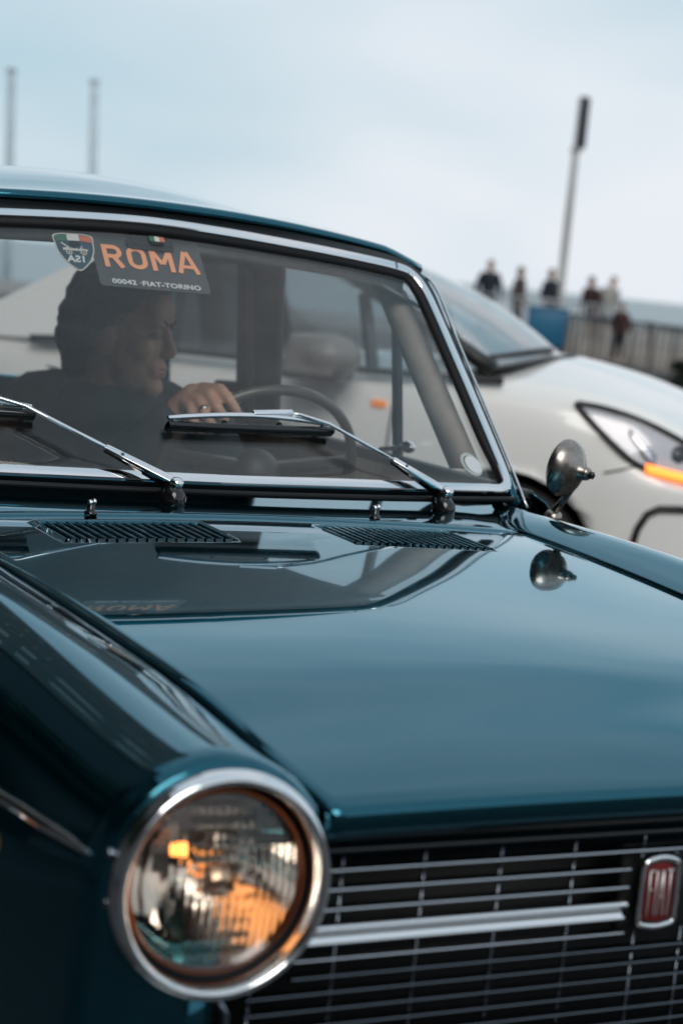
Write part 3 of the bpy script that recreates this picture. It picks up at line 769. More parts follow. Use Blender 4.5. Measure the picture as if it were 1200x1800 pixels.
for sx in (.33, -.33):
    st = empty('front_seat', (sx-.05, 2.37, .33), parent=car)
    P = []
    for z, y, w in ((.0, .02, .22), (.1, .03, .235), (.25, .08, .24), (.46, .14, .235), (.58, .17, .225), (.65, .19, .20), (.69, .205, .14)):
        P.append([(t*w, y-.045*(1-abs(t)**2.5)+.0, z+.02*(1-t*t)) for t in np.linspace(-1, 1, 25)])
    q = MB(); q.grid(P); q.build('backrest', 'leather', st, thick=.09, off=-1 if True else 1)
    for t in (-.55, 0, .55):
        q = MB(); q.tube([(t*w, y-.045*(1-abs(t)**2.5)-.002, z+.02*(1-t*t)) for z, y, w in ((.1, .03, .235), (.25, .08, .24), (.46, .14, .235), (.58, .17, .225), (.65, .19, .20))], .004, 6); q.build('piping', 'leather', st)
    q = MB().box((0, -.2, .05), (.46, .48, .14)); q.build('cushion', 'leather', st, bevel=.04, bseg=4)
bs = MB().box((0, 2.92, .66), (1.2, .14, .5), Matrix.Rotation(-.25, 3, 'X')); bs.build('rear_seat', 'leather', car, bevel=.05, bseg=4)
MB().bar((.560, 2.36, 1.29), (.620, 2.41, .955), .003, .036, (0, 1, 0)).build('seat_belt', 'belt', car)
MB().box((.60, 2.50, 1.0), (.06, .06, .07)).build('belt_reel', 'plastic_dark', car, bevel=.01)

# ------------------------------------------------------------------ things on the windscreen
def screen_frame(x, z, off):
    """matrix: local X across, local Y up the glass, local Z outwards, at glass point"""
    n = GN(x, z); o = G(x, z, off); yd = (G(x, z+.01)-G(x, z)).normalized(); xd = yd.cross(n).normalized(); yd = n.cross(xd)
    m = Matrix((xd, yd, n)).transposed().to_4x4(); m.translation = o; return m
def flat(name, pts, m, parent, z=0, th=.0006):
    k = len(pts); v = [(x, y, z) for x, y in pts]+[(x, y, z+th) for x, y in pts]
    f = [tuple(range(k-1, -1, -1)), tuple(range(k, 2*k))]+[(i, (i+1) % k, k+(i+1) % k, k+i) for i in range(k)]
    return MB().add(v, f).build(name, m, parent, smooth=False)
def rrect(w, h, r, n=5):
    o = []
    for cx, cy, a0 in ((w/2-r, h/2-r, 0), (-w/2+r, h/2-r, 90), (-w/2+r, -h/2+r, 180), (w/2-r, -h/2+r, 270)):
        for i in range(n): a = rad(a0+90*i/(n-1)); o.append((cx+r*math.cos(a), cy+r*math.sin(a)))
    return o
pl_ = empty('plate'); pl_.matrix_world = screen_frame(-.009, 1.2985, -.013) @ Matrix.Diagonal((1.08, 1.06, 1, 1))
tag(pl_, 'black plate with orange letters ROMA hung behind the top of the windscreen', 'plate')
flat('plate_board', rrect(.184, .113, .007), 'plate_black', pl_, 0, .002)
def ribbon(mb, pts, w, closed=False, z0=0, th=.0006):
    P = [Vector((x, y)) for x, y in pts]; k = len(P); Lf = []; Rt = []
    for i in range(k):
        a = P[(i-1) % k] if (closed or i > 0) else None; b = P[(i+1) % k] if (closed or i < k-1) else None
        d1 = (P[i]-a).normalized() if a is not None else (b-P[i]).normalized(); d2 = (b-P[i]).normalized() if b is not None else d1
        n1 = Vector((-d1.y, d1.x)); n2 = Vector((-d2.y, d2.x)); n = (n1+n2).normalized(); f = 1/max(.35, n.dot(n1))
        Lf.append(P[i]+n*w/2*f); Rt.append(P[i]-n*w/2*f)
    G_ = [[(l.x, l.y, z0), (l.x, l.y, z0+th), (r.x, r.y, z0+th), (r.x, r.y, z0)] for l, r in zip(Lf, Rt)]
    if closed: G_.append(G_[0])
    mb.grid(G_, closeu=True)
    if not closed: n = len(mb.v); mb.f += [(n-4, n-3, n-2, n-1), (n-4*k+3, n-4*k+2, n-4*k+1, n-4*k)]
def arc(cx, cy, rx, ry, a0, a1, n=9): return [(cx+rx*math.cos(rad(a0+(a1-a0)*i/n)), cy+ry*math.sin(rad(a0+(a1-a0)*i/n))) for i in range(n+1)]
LW = .0082
for ch, x in zip('ROMA', (-.0605, -.0205, .0215, .064)):
    b = MB(); H = .0195
    if ch == 'R':
        ribbon(b, [(-.0125, -.0235), (-.0125, .0235)], LW); ribbon(b, [(-.0125, H), (.002, H)]+arc(.003, .0095, .0095, .010, 90, -90)+[(-.0125, -.0005)], LW, z0=.0001); ribbon(b, [(.001, -.001), (.0135, -.0235)], LW*1.05, z0=.0002)
    if ch == 'O':
        ribbon(b, arc(0, .0085, .0125, .011, 0, 180)+arc(0, -.0085, .0125, .011, 180, 360), LW, True)
    if ch == 'M':
        ribbon(b, [(-.0155, -.0235), (-.0155, .0235)], LW); ribbon(b, [(.0155, -.0235), (.0155, .0235)], LW)
        ribbon(b, [(-.0150, .0205), (-.0005, -.008)], LW*.95, z0=.0001); ribbon(b, [(.0150, .0205), (.0005, -.008)], LW*.95, z0=.0002)
    if ch == 'A':
        ribbon(b, [(-.0160, -.0235), (-.0015, .0235)], LW*.95); ribbon(b, [(.0160, -.0235), (.0015, .0235)], LW*.95, z0=.0001); ribbon(b, [(-.0105, -.0095), (.0105, -.0095)], LW*.85, z0=.0002)
    o = b.build('letter', 'plate_orange', pl_, smooth=False); o.location = (x, .0075, .0026); o.scale = (.97, 1.0, 1)
me = text_mesh('00042 ·FIAT-TORINO', .0135, .0004, .0003, 1.0, spacing=1.05)
x0, x1 = min(v.co.x for v in me.vertices), max(v.co.x for v in me.vertices); me.transform(Matrix.Diagonal((.148/(x1-x0), 1, 1, 1)))
o = obj('lettering', me, 'plate_white', pl_, smooth=False); o.location = (.002, -.0465, .003)

sh = empty('shield_sticker'); sh.matrix_world = screen_frame(-.139, 1.303, -.0075)
tag(sh, 'small shield sticker with tricolour top and antique car beside the ROMA plate', 'sticker')
def shield(k):
    right = [(0, .041), (.018, .041), (.034, .036), (.034, .02), (.032, .002), (.024, -.018), (.012, -.034), (0, -.043)]
    pts = right+[(-x, y) for x, y in reversed(right[1:-1])]
    return [(x*k, y*k) for x, y in catmull(pts, 48, True)]
flat('border', shield(1), 'sticker_white', sh, 0)
flat('field', shield(.93), 'sticker_navy', sh, .0007)
for nm, xa, xb in (('flag_green', -.0315, -.0115), ('flag_white', -.0105, .0105), ('flag_red', .0115, .0315)):
    top = [(x, .0375-.0045*(abs(x)/.03)**2) for x in np.linspace(xb, xa, 5)]
    flat('stripe', [(xa, .024-.003*(abs(xa)/.03)**2), (xb, .024-.003*(abs(xb)/.03)**2)]+top, nm, sh, .0014)
pc_ = MB()
def disc(mb, cx, cy, r0, r1, z=.0022, n=24):
    P = [[(cx+r*math.cos(2*math.pi*j/n), cy+r*math.sin(2*math.pi*j/n), z) for j in range(n)] for r in (r0, r1)]; mb.grid(P, closeu=True)
for cx in (-.0125, .0125): disc(pc_, cx, -.003, .0040, .0056); disc(pc_, cx, -.003, .0003, .0020)
def pol(mb, pts, z=.0022): mb.add([(x, y, z) for x, y in pts], [tuple(range(len(pts)))])
pol(pc_, [(-.022, .001), (.021, .0005), (.021, .004), (.012, .006), (.004, .004), (-.008, .004), (-.012, .008), (-.022, .006)])
pol(pc_, [(-.024, .017), (-.022, .019), (-.010, .008), (-.011, .005)]); pol(pc_, [(.006, .004), (.012, .012), (.0135, .012), (.009, .004)])
pol(pc_, [(-.007, .004), (-.008, .014), (-.003, .016), (.001, .012), (.003, .004)])
pc_.build('antique_car', 'sticker_white', sh, smooth=False, thick=.0004)
hb_ = MB(); hb_.ell((0, .0165, .0024), (.0095, .006, .0006)); hb_.ell((-.002, .012, .0024), (.006, .007, .0007)); hb_.build('driver_figure', 'device', sh)
for ch, x, fl_ in (('A', -.0115, 1), ('S', .0, -1), ('I', .0095, 1)):
    me = text_mesh(ch, .020, .0006, .0002); me.transform(Matrix.Diagonal((fl_, 1, 1, 1)))
    o = obj('letter', me, 'plate_white', sh, smooth=False); o.location = (x, -.0185, .0022)
    o.rotation_euler = (0, 0, -.08)

dv = empty('toll_device'); dv.matrix_world = screen_frame(.002, 1.333, -.003)
tag(dv, 'small black box with tricolour stripe overlapping the top of the plate', 'device')
o = flat('housing', rrect(.072, .022, .006), 'device', dv, -.024, .022); q = o.modifiers.new('b', 'BEVEL'); q.width = .003; q.segments = 2; q.limit_method = 'ANGLE'
o = flat('base', rrect(.086, .026, .010), 'device', dv, -.030, .010); o.location = (-.003, -.008, .016)
o = flat('hump', rrect(.026, .020, .004), 'device', dv, -.004, .006); o.location = (.008, -.001, 0)
for i, nm in enumerate(('flag_green', 'flag_white', 'flag_red')):
    o = flat('flag_band', [(-.0045, -.0055), (.0045, -.0055), (.0045, .0055), (-.0045, .0055)], nm, dv, .0024); o.location = (-.001+i*.0091, -.001, 0)

rd = empty('round_sticker'); rd.matrix_world = screen_frame(.543, 1.003, -.008)
tag(rd, 'round white disc in a clear holder at the lower corner of the windscreen', 'sticker')
m = MB(); disc(m, 0, 0, .0002, .0185, .001, 36); m.build('disc', 'disc_white', rd, smooth=False, thick=.001)
m = MB(); disc(m, -.003, .001, .019, .0245, 0, 36); m.build('holder', 'disc_holder', rd, smooth=False, thick=.0006)

# ------------------------------------------------------------------ driver
def hand_on_rim(mb, center, ax_along, ax_out, ax_fwd, fingers=True):
    pass
drv = empty('person', (.24, 2.30, .42))
tag(drv, 'dark haired driver in dark shirt looking aside with one hand on the wheel', 'person')
D0 = Vector((.24, 2.30, .42))
HC = Vector((.232, 2.245, 1.135))
gz = rad(133); hx = Vector((math.sin(gz), math.cos(gz), -.06)).normalized(); hy = Vector((0, 0, 1)).cross(hx).normalized(); hz = hx.cross(hy)
HR3 = Matrix((hx, hy, hz)).transposed()
def hp(x, y, z): return HC+HR3 @ Vector((x, y, z))-D0
body = MB()
HRm = HR3
def he(mb, c, r): mb.ell(hp(*c), r, HRm, 20, 14)
he(body, (-.012, 0, .035), (.100, .078, .100)); he(body, (.020, 0, -.02), (.075, .068, .085)); he(body, (.030, 0, -.065), (.062, .056, .052))
he(body, (.078, 0, -.098), (.024, .027, .022)); he(body, (.055, .045, -.018), (.032, .026, .030)); he(body, (.055, -.045, -.018), (.032, .026, .030))
body.cap(hp(.088, 0, .030), hp(.113, 0, -.018), .008, .010); he(body, (.104, 0, -.025), (.015, .017, .010))
he(body, (.082, .030, .036), (.020, .030, .011)); he(body, (.082, -.030, .036), (.020, .030, .011)); he(body, (.075, 0, .06), (.025, .055, .04))
he(body, (.089, 0, -.056), (.016, .026, .0075)); he(body, (.088, 0, -.070), (.016, .023, .0085)); he(body, (.080, 0, -.060), (.022, .035, .025))
he(body, (-.005, .080, -.012), (.022, .010, .034)); he(body, (-.005, -.080, -.012), (.022, .010, .034))
body.cap(hp(-.02, 0, -.05), Vector((.235, 2.295, .985))-D0, .060, .066)
tr = lambda x, y, z: Vector((x, y, z))-D0
body.cap(tr(.17, 2.31, .92), tr(.33, 2.31, .945), .068, .085); body.cap(tr(.24, 2.30, .90), tr(.24, 2.34, .50), .14, .15)
body.ell(tr(.24, 2.30, .80), (.20, .13, .2))
# right arm (towards picture left) up to the wheel, left arm down
RS, RE = tr(.105, 2.28, .89), tr(.05, 2.03, .765)
rimp = lambda a: Vector((.36, 1.82, .905))+e1*(.2*math.sin(a))+e2*(.2*math.cos(a))
ac = rad(-43); hc_ = rimp(ac); tdir = (rimp(ac+.05)-rimp(ac-.05)).normalized()     # along the rim, towards the top
outd = (hc_-Vector((.36, 1.82, .905))).normalized(); front = Vector((0, -1, 0)); front = (front-tdir*front.dot(tdir)-outd*front.dot(outd)).normalized()
wr = hc_-outd*.008-front*.075-tdir*.015+Vector((0, 0, -.010))
body.chain([RS, RE, wr-D0], [.052, .046, .028]); body.chain([tr(.435, 2.28, .925), tr(.47, 2.08, .72), tr(.42, 1.86, .60)], [.058, .046, .03])
palm0 = wr-D0
for i, off in enumerate((.037, .0125, -.0115, -.034)):       # index .. little
    kn = hc_+tdir*off*.92+outd*(.012-.002*abs(i-1))-front*.024
    body.chain([palm0+tdir*off*.55, kn-D0], [.020, .0108])
    L = (.045, .049, .046, .037)[i]; r = (.0098, .0101, .0097, .0086)[i]
    p1 = hc_+tdir*off*1.08+outd*.012+front*(L*.42); p2 = hc_+tdir*off*1.08-outd*.010+front*(L*.60); p3 = hc_+tdir*off*1.02-outd*.026+front*(L*.28)
    body.chain([kn-D0, p1-D0, p2-D0, p3-D0], [r*1.12, r*1.03, r*.96, r*.85])
    if i == 2: ringp, ringd = (kn+p1)/2+front*.010, (p1-kn).normalized()
th0 = hc_-tdir*.0+outd*.0-front*.045; th1 = hc_+tdir*.035-outd*.012-front*.022; th2 = hc_+tdir*.052-outd*.018-front*.004
body.chain([palm0, th0-D0, th1-D0, th2-D0], [.02, .015, .012, .009])
me = remeshed(body, 'body', .0034, 2)
obj('body', me, 'skin', drv)
shm = MB()
shm.cap(tr(.165, 2.31, .922), tr(.355, 2.31, .945), .080, .098); shm.cap(tr(.24, 2.30, .90), tr(.24, 2.34, .48), .155, .165); shm.ell(tr(.24, 2.30, .80), (.215, .145, .21))
shm.cap(tr(.235, 2.305, .965), tr(.236, 2.295, .995), .084, .074)
shm.chain([tr(.10, 2.29, .893), RE], [.072, .058]); shm.chain([RE, RE.lerp(wr-D0, .82)], [.062, .044])
shm.chain([tr(.44, 2.29, .94), tr(.47, 2.08, .72)], [.083, .062]); shm.chain([tr(.47, 2.08, .72), tr(.425, 1.88, .61)], [.062, .045])
for sgn in (-1, 1):   # collar leaves
    shm.cap(tr(.235+sgn*.065, 2.27, 1.015), tr(.235+sgn*.035, 2.205, .965), .014, .012)
me = remeshed(shm, 'shirt', .007, 4)
displace(me, lambda c: .006*(mnoise.noise(Vector((c.x*9, c.y*9, c.z*4)))+.5*mnoise.noise(Vector((c.x*22, c.y*22, c.z*9)))))
obj('shirt', me, 'shirt', drv)
hm = MB()
he(hm, (-.030, 0, .062), (.104, .088, .092)); he(hm, (-.082, 0, .005), (.062, .080, .095)); he(hm, (-.082, 0, -.062), (.042, .062, .055)); he(hm, (.040, 0, .105), (.05, .06, .034))
he(hm, (-.02, .074, .03), (.03, .016, .03)); he(hm, (-.02, -.074, .03), (.03, .016, .03))
me = remeshed(hm, 'hair', .005, 3)
displace(me, lambda c: .0045*(mnoise.noise(c*45)+.7*mnoise.noise(c*100)))
obj('hair', me, 'hair', drv)
for sgn in (-1, 1):
    m = MB(); he(m, (.087, sgn*.031, .012), (.011, .013, .009)); m.build('eye', 'eye', drv)
    m = MB(); he(m, (.0965, sgn*.031, .012), (.003, .0055, .0055)); m.build('iris', 'iris', drv)
    m = MB(); m.chain([hp(.098, sgn*.012, .033), hp(.0985, sgn*.030, .040), hp(.083, sgn*.050, .034)], [.004, .0048, .003]); m.build('eyebrow', 'hair', drv)
m = MB(); he(m, (.0955, 0, -.0570), (.010, .021, .0045)); he(m, (.0945, 0, -.0680), (.010, .018, .005)); m.build('lips', 'lip', drv)
rg = MB(); Mr = axisM(ringp-D0, ringd); rg.lathe([(.0108, -.0045), (.0118, -.0045), (.0122, 0), (.0118, .0045), (.0108, .0045)], 28, Mr, True); rg.build('finger_ring', 'silver', drv)

# ================================================================== silver hatchback behind
wb = rad(132); hd_ = Vector((math.sin(wb), math.cos(wb), 0)); rs_ = Vector((hd_.y, -hd_.x, 0))
near_wheel = Vector((CAM.x+6.72*math.sin(rad(33.05)), CAM.y+6.72*math.cos(rad(33.05)), 0))
wc = empty('silver_car', near_wheel-rs_*.78)
wc.rotation_euler = (0, 0, math.atan2(hd_.y, hd_.x))      # local +X = forward, local -Y = its right side (towards us)
tag(wc, 'silver modern hatchback with swept headlight behind the teal car', 'car')
def wz(x):      # centre-line height
    return smooth_interp(x, [-3.3, -3.15, -2.6, -1.9, -1.2, -.95], [.95, 1.15, 1.40, 1.485, 1.475, 1.43])
# lower body by stations along x
def wsec(x):
    if x < -1.2: x = -1.2+(x+1.2)/.56
    """half section (y outward, z) from centre top to sill"""
    bw = smooth_interp(x, [-3.25, -2.9, -2.2, -1.0, -.2, .35, .62, .80, .90], [.68, .80, .87, .885, .88, .86, .79, .62, .40])
    ct = smooth_interp(x, [-3.25, -2.9, -2.2, -1.0, -.3, .0, .3, .55, .75, .90], [.90, .95, .97, 1.0, 1.04, 1.075, 1.035, .965, .88, .72])
    st = smooth_interp(x, [-3.25, -2.6, -1.6, -.8, -.2, .1, .4, .62, .80, .90], [.90, .97, .975, .965, .985, .985, .945, .86, .78, .66])
    return [(0, ct), (bw*.3, ct-.006), (bw*.55, ct-(ct-st)*.35-.004), (bw*.75, ct-(ct-st)*.75), (bw*.85, st), (bw*.915, st-.035), (bw*.955, st-.09), (bw*.985, st-.18), (bw*1.005, .67), (bw*1.005, .50), (bw*.99, .34), (bw*.95, .2)]
def warch(x, z):
    for xc in (0, -1.92):
        d = .365**2-(x-xc)**2
        if d > 0 and z < .70: return max(z, .325+math.sqrt(d))
    return z
xs_w = [-2.348, -2.32, -2.29, -2.285, -2.25, -2.2, -2.1, -2.0, -1.92, -1.82, -1.72, -1.64, -1.59, -1.555, -1.5, -1.4, -1.2, -1.0, -.8, -.6, -.45, -.37, -.33, -.26, -.18, -.1, 0, .1, .18, .26, .33, .37, .42, .5, .58, .66, .72, .78, .83, .87, .90]
for s in (-1, 1):
    P = []
    for x in xs_w:
        q = catmull(wsec(x), 34); P.append([(x, s*y, warch(x, z) if i > 16 else z) for i, (y, z) in enumerate(q)])
    MB().grid(P).build('body_side', 'silver_paint', wc, thick=.004, off=-1)
fx = [(.90, y, z) for y, z in ()]
m = MB(); m.grid([[(.90, t*.41, .66), (.915, t*.42, .55), (.90, t*.43, .40), (.84, t*.44, .25)] for t in np.linspace(-1, 1, 9)]); m.build('front_bumper', 'silver_paint', wc, thick=.02)
# greenhouse: pillars, roof, glass
def gp(x, y, z): return (x, y, z)
AP = lambda s: [(-.10, s*.745, 1.02), (-.45, s*.705, 1.195), (-.80, s*.665, 1.36), (-1.10, s*.635, 1.44)]
RL = lambda s: [(-1.10, s*.635, 1.44), (-1.25, s*.628, 1.43), (-1.5, s*.625, 1.325), (-1.75, s*.64, 1.19), (-2.0, s*.67, 1.04), (-2.2, s*.70, .93)]
for s in (-1, 1):
    MB().tube(catmull(AP(s), 14).tolist(), .030, 8, sx=1.2).build('front_pillar', 'plastic_dark', wc)
    MB().tube(catmull(RL(s), 20).tolist(), .038, 8).build('roof_rail', 'silver_paint', wc)
    MB().bar((-.52, s*.80, .985), (-.60, s*.70, 1.235), .03, .045, (1, 0, 0)).build('quarter_post', 'plastic_dark', wc)
    MB().bar((-1.32, s*.84, .96), (-1.38, s*.645, 1.40), .03, .08, (1, 0, 0)).build('centre_pillar', 'plastic_dark', wc)
    MB().add([(-1.62, s*.85, .96), (-2.2, s*.74, .93), (-2.0, s*.675, 1.05), (-1.75, s*.645, 1.20), (-1.5, s*.632, 1.33), (-1.44, s*.64, 1.36)], [(0, 1, 2, 3, 4, 5)]).build('rear_pillar', 'silver_paint', wc, smooth=False, thick=.02)
    belt_ = [(-.05, s*.80, .985), (-.6, s*.842, .972), (-1.4, s*.855, .968), (-1.65, s*.855, .965), (-1.8, s*.85, .955)]
    MB().tube(catmull(belt_, 20).tolist(), .014, 6).build('belt_moulding', 'plastic_dark', wc)
    def pane(nm, a, b, c, d): MB().add([a, b, c, d], [(0, 1, 2, 3)]).build(nm, 'tinted_glass', wc, smooth=False, thick=.004)
    pane('quarter_window', (-.12, s*.80, .985), (-.52, s*.835, .98), (-.60, s*.70, 1.24), (-.46, s*.712, 1.18))
    pane('front_window', (-.54, s*.835, .98), (-1.32, s*.85, .965), (-1.36, s*.645, 1.40), (-.64, s*.69, 1.26))
    MB().add([(-.64, s*.69, 1.26), (-1.36, s*.645, 1.40), (-1.10, s*.642, 1.425), (-.80, s*.67, 1.345)], [(0, 1, 2, 3)]).build('front_window', 'tinted_glass', wc, smooth=False, thick=.004)
    pane('rear_window', (-1.36, s*.85, .965), (-1.61, s*.85, .965), (-1.45, s*.64, 1.36), (-1.42, s*.64, 1.38))
P = []
for x, zc, zs, hw in ((-.88, 1.415, 1.39, .66), (-1.10, 1.465, 1.44, .635), (-1.25, 1.462, 1.43, .63), (-1.4, 1.425, 1.38, .625), (-1.5, 1.38, 1.33, .62)):
    P.append([(x, t*hw, zs+(zc-zs)*(1-abs(t)**2.4)+.02*(1-t*t)) for t in np.linspace(-1, 1, 15)])
MB().grid(P).build('roof', 'silver_paint', wc, thick=.01)
ws = MB(); P = []
for t in np.linspace(0, 1, 10):
    row = []
    for u in np.linspace(-1, 1, 17):
        hw = .745*(1-t)+.66*t; bx_ = (-.10+.13*(1-u*u))*(1-t)+(-.80-.10*u*u*0+.0)*t; bz = (1.02+.035*(1-u*u))*(1-t)+(1.36+.055*(1-u*u))*t
        row.append((bx_+.05*math.sin(math.pi*t), u*hw, bz+.035*math.sin(math.pi*t)))
    P.append(row)
ws.grid(P); ws.build('windscreen', 'front_glass', wc, thick=.005)
MB().add([(-1.5, -.61, 1.335), (-1.5, .61, 1.335), (-2.2, .68, .935), (-2.2, -.68, .935)], [(0, 1, 2, 3)]).build('back_window', 'tinted_glass', wc, smooth=False, thick=.005)
m = MB(); m.grid([[(.08-.15*u*u, u*.77, 1.075-.05*u*u), (.0-.14*u*u, u*.765, 1.062-.05*u*u), (-.1-.13*u*u, u*.76, 1.03-.04*u*u)] for u in np.linspace(-1, 1, 21)]); m.build('scuttle', 'plastic_dark', wc, thick=.01)
m = MB(); m.tube([(.0-.15*u*u, u*.74, 1.088-.04*u*u) for u in np.linspace(-.95, -.1, 10)], .014, 6); m.build('wiper', 'plastic_dark', wc)
MB().box((-1.15, 0, .6), (1.7, 1.5, .5)).build('cabin_tub', 'plastic_dark', wc)
for sy in (-.38, .38):
    q = MB().box((-1.45, sy, 1.0), (.16, .5, .5), Matrix.Rotation(-.2, 3, 'Y')); q.build('front_seat', 'plastic_dark', wc, bevel=.05, bseg=3)
    q = MB().box((-1.50, sy, 1.30), (.10, .27, .18)); q.build('headrest', 'leather', wc, bevel=.04, bseg=3)
# wheels with spokes
ww = empty('wheel', (0, -.79, .325), parent=wc); My = axisM((0, 0, 0), (0, -1, 0))
MB().lathe([(.215, -.09), (.28, -.10), (.31, -.085), (.322, -.04), (.322, .05), (.31, .08), (.28, .09), (.215, .08)], 40, My, True).build('tyre', 'tyre', ww)
MB().lathe([(.19, -.08), (.215, .07), (.20, .075), (.185, .05), (.185, -.08)], 40, My, True).build('rim', 'hub', ww)
for k in range(5):
    a = 2*math.pi*k/5; d = Vector((math.cos(a), 0, math.sin(a))); MB().bar(d*.02+Vector((0, -.05, 0)), d*.20+Vector((0, -.06, 0)), .05, .02, (0, 1, 0), .07, .02).build('spoke', 'hub', ww, bevel=.005)
for p, rz in (((0, .79, .325), math.pi), ((-1.92, -.79, .325), 0), ((-1.92, .79, .325), math.pi)):
    q = copy_tree(ww, wc); q.location = p; q.rotation_euler = (0, 0, rz)
for xc in (0, -1.92):
    for s in (-1, 1):
        m = MB(); m.grid([[(xc+.37*math.cos(a), s*.86, .325+.37*math.sin(a)), (xc+.37*math.cos(a), s*.45, .325+.37*math.sin(a))] for a in np.linspace(-.3, math.pi+.3, 24)]); m.build('arch_liner', 'matte_black', wc, thick=.006)
        m = MB(); m.add([(xc-.36, s*.50, .1), (xc+.36, s*.50, .1), (xc+.36, s*.50, .7), (xc-.36, s*.50, .7)], [(0, 1, 2, 3)]); m.build('arch_wall', 'matte_black', wc, thick=.01, smooth=False)
# headlights lying on the body skin
def wskin(x, f):    # f 0..1 along the half section
    q = catmull(wsec(x), 60); return q[int(round(f*59))]
def wskin_z(x, z):
    q = catmull(wsec(x), 120); k = 50+int(np.argmin(abs(q[50:, 1]-z))); return q[k, 0]
for s in (-1, 1):
    hl = empty('headlight', (0, 0, 0), parent=wc)
    # outline in (x, z): rear tip, top edge forward, lower edge back
    topc = [(.215, .940), (.305, .933), (.405, .913), (.505, .880), (.605, .835), (.715, .782), (.80, .740)]
    botc = [(.215, .933), (.285, .873), (.365, .810), (.445, .757), (.525, .735), (.635, .712), (.78, .68)]
    P = []; P2 = []
    for (xa, za), (xb, zb_) in zip(catmull(topc, 18), catmull(botc, 18)):
        row = []; row2 = []
        for t in np.linspace(0, 1, 9):
            x, z = xa*(1-t)+xb*t, za*(1-t)+zb_*t; y = wskin_z(x, z); row.append((x, s*(y+.010), z)); row2.append((x-.012, s*(y-.03*math.sin(math.pi*t)+.002), z))
        P.append(row); P2.append(row2)
    MB().grid(P).build('lens', 'lamp_cover', hl, thick=.003)
    MB().grid(P2).build('lamp_bowl', 'lamp_grey', hl, thick=.003)
    edge = [r[0] for r in P]+[r[-1] for r in reversed(P)]
    MB().tube(edge+[edge[0]], .010, 6, False).build('lamp_surround', 'plastic_dark', hl)
    def lp(x, z, o=.004): return (x, s*(wskin_z(x, z)+o), z)
    m = MB(); m.grid([[lp(.405+.10*a, .875-.085*a-.02*b-.03*a*b, .008) for b in np.linspace(0, 1, 4)] for a in np.linspace(0, 1, 6)]); m.build('lamp_wing', 'silver', hl, thick=.003)
    c = Vector(lp(.585, .785, -.02)); m = MB(); m.lathe([(.0005, .02), (.03, .014), (.046, 0), (.05, -.02)], 24, axisM(c, (.75, s*.65, 0))); m.build('projector', 'gloss_black', hl)
    m = MB(); m.grid([[lp(.475+.29*a, .760-.052*a, .013), lp(.475+.29*a, .760-.052*a-.014, .018), lp(.48+.29*a, .760-.052*a-.029, .013)] for a in np.linspace(0, 1, 12)]); m.build('light_bar', 'drl', hl, thick=.006)
    # mirror
    mi = empty('door_mirror', (0, 0, 0), parent=wc)
    q = MB(); q.box((-.68, s*.985, 1.015), (.20, .22, .14), None, (.8, .85)); q.ell((-.64, s*.985, 1.015), (.125, .125, .08), None, 20, 14)
    me = remeshed(q, 'mirror_shell', .012, 8); obj('mirror_shell', me, 'mirror_shell', mi)
    q = MB(); q.bar((-.60, s*.84, .975), (-.61, s*.93, .985), .07, .05); q.build('mirror_foot', 'plastic_dark', mi, bevel=.01)
    q = MB().box((-.67, s*.98, .957), (.21, .22, .06)); q.build('mirror_shade', 'plastic_dark', mi, bevel=.018, bseg=3)  # dark slab puts the shade under the mirror into its colour
    # glowing orange block imitating a reflection in the body side, no lamp
    y_ = wskin_z(-.47, .86); m = MB().box((-.47, s*(y_+.004), .862), (.055, .014, .026)); m.build('orange_reflection', 'repeater_and_reflection', wc, bevel=.004)
    # door seams and lower bumper frame
    def seam(nm, pts, r=.005): MB().tube([lp(x, z, .001) for x, z in pts], r, 6).build(nm, 'plastic_dark', wc)
    seam('door_gap', [(-.42, z) for z in np.linspace(.35, .93, 8)]); seam('door_gap', [(-1.38, z) for z in np.linspace(.35, .93, 8)])
    seam('bumper_gap', [(.34, .715), (.39, .73), (.445, .75)], .004)
    seam('fog_frame', [(.455, .40), (.46, .47), (.475, .54), (.50, .59), (.535, .612), (.60, .617), (.70, .612), (.80, .60)], .014)

# ================================================================== promenade
def at(px, py, D):      # ground-plan point at horizontal distance D in a direction
    d = fw+rt*((px-600)/3373.6)+up*((900-py)/3373.6); return CAM+d*(D/math.hypot(d.x, d.y))
# tall lamp post
q = at(985, 500, 50); lp_ = empty('lamp_post', (q.x, q.y, .12))
tag(lp_, 'tall grey lamp post with dark slab head on the seafront', 'lamp post')
MB().tube([(0, 0, 0), (0, 0, .3), (0, 0, .32), (0, 0, 3), (0, 0, 6.1)], [.16, .16, .11, .10, .075], 16).build('pole', 'pole_grey', lp_)
MB().box((.08, -.04, 5.5), (.26, .14, 1.30)).build('lamp_head', 'panel_navy', lp_, bevel=.02)
MB().box((.0, 0, 4.80), (.22, .2, .1)).build('bracket', 'pole_grey', lp_, bevel=.02)
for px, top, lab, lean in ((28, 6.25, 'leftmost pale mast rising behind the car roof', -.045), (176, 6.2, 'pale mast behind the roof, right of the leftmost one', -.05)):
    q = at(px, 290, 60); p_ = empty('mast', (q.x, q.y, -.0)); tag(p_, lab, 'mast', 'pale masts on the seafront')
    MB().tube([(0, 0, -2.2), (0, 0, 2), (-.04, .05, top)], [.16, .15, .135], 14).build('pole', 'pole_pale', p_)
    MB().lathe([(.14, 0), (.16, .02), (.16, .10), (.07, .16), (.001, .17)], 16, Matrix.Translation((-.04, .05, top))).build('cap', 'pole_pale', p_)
    p_.rotation_euler = (lean*.47, lean*.88, 0)
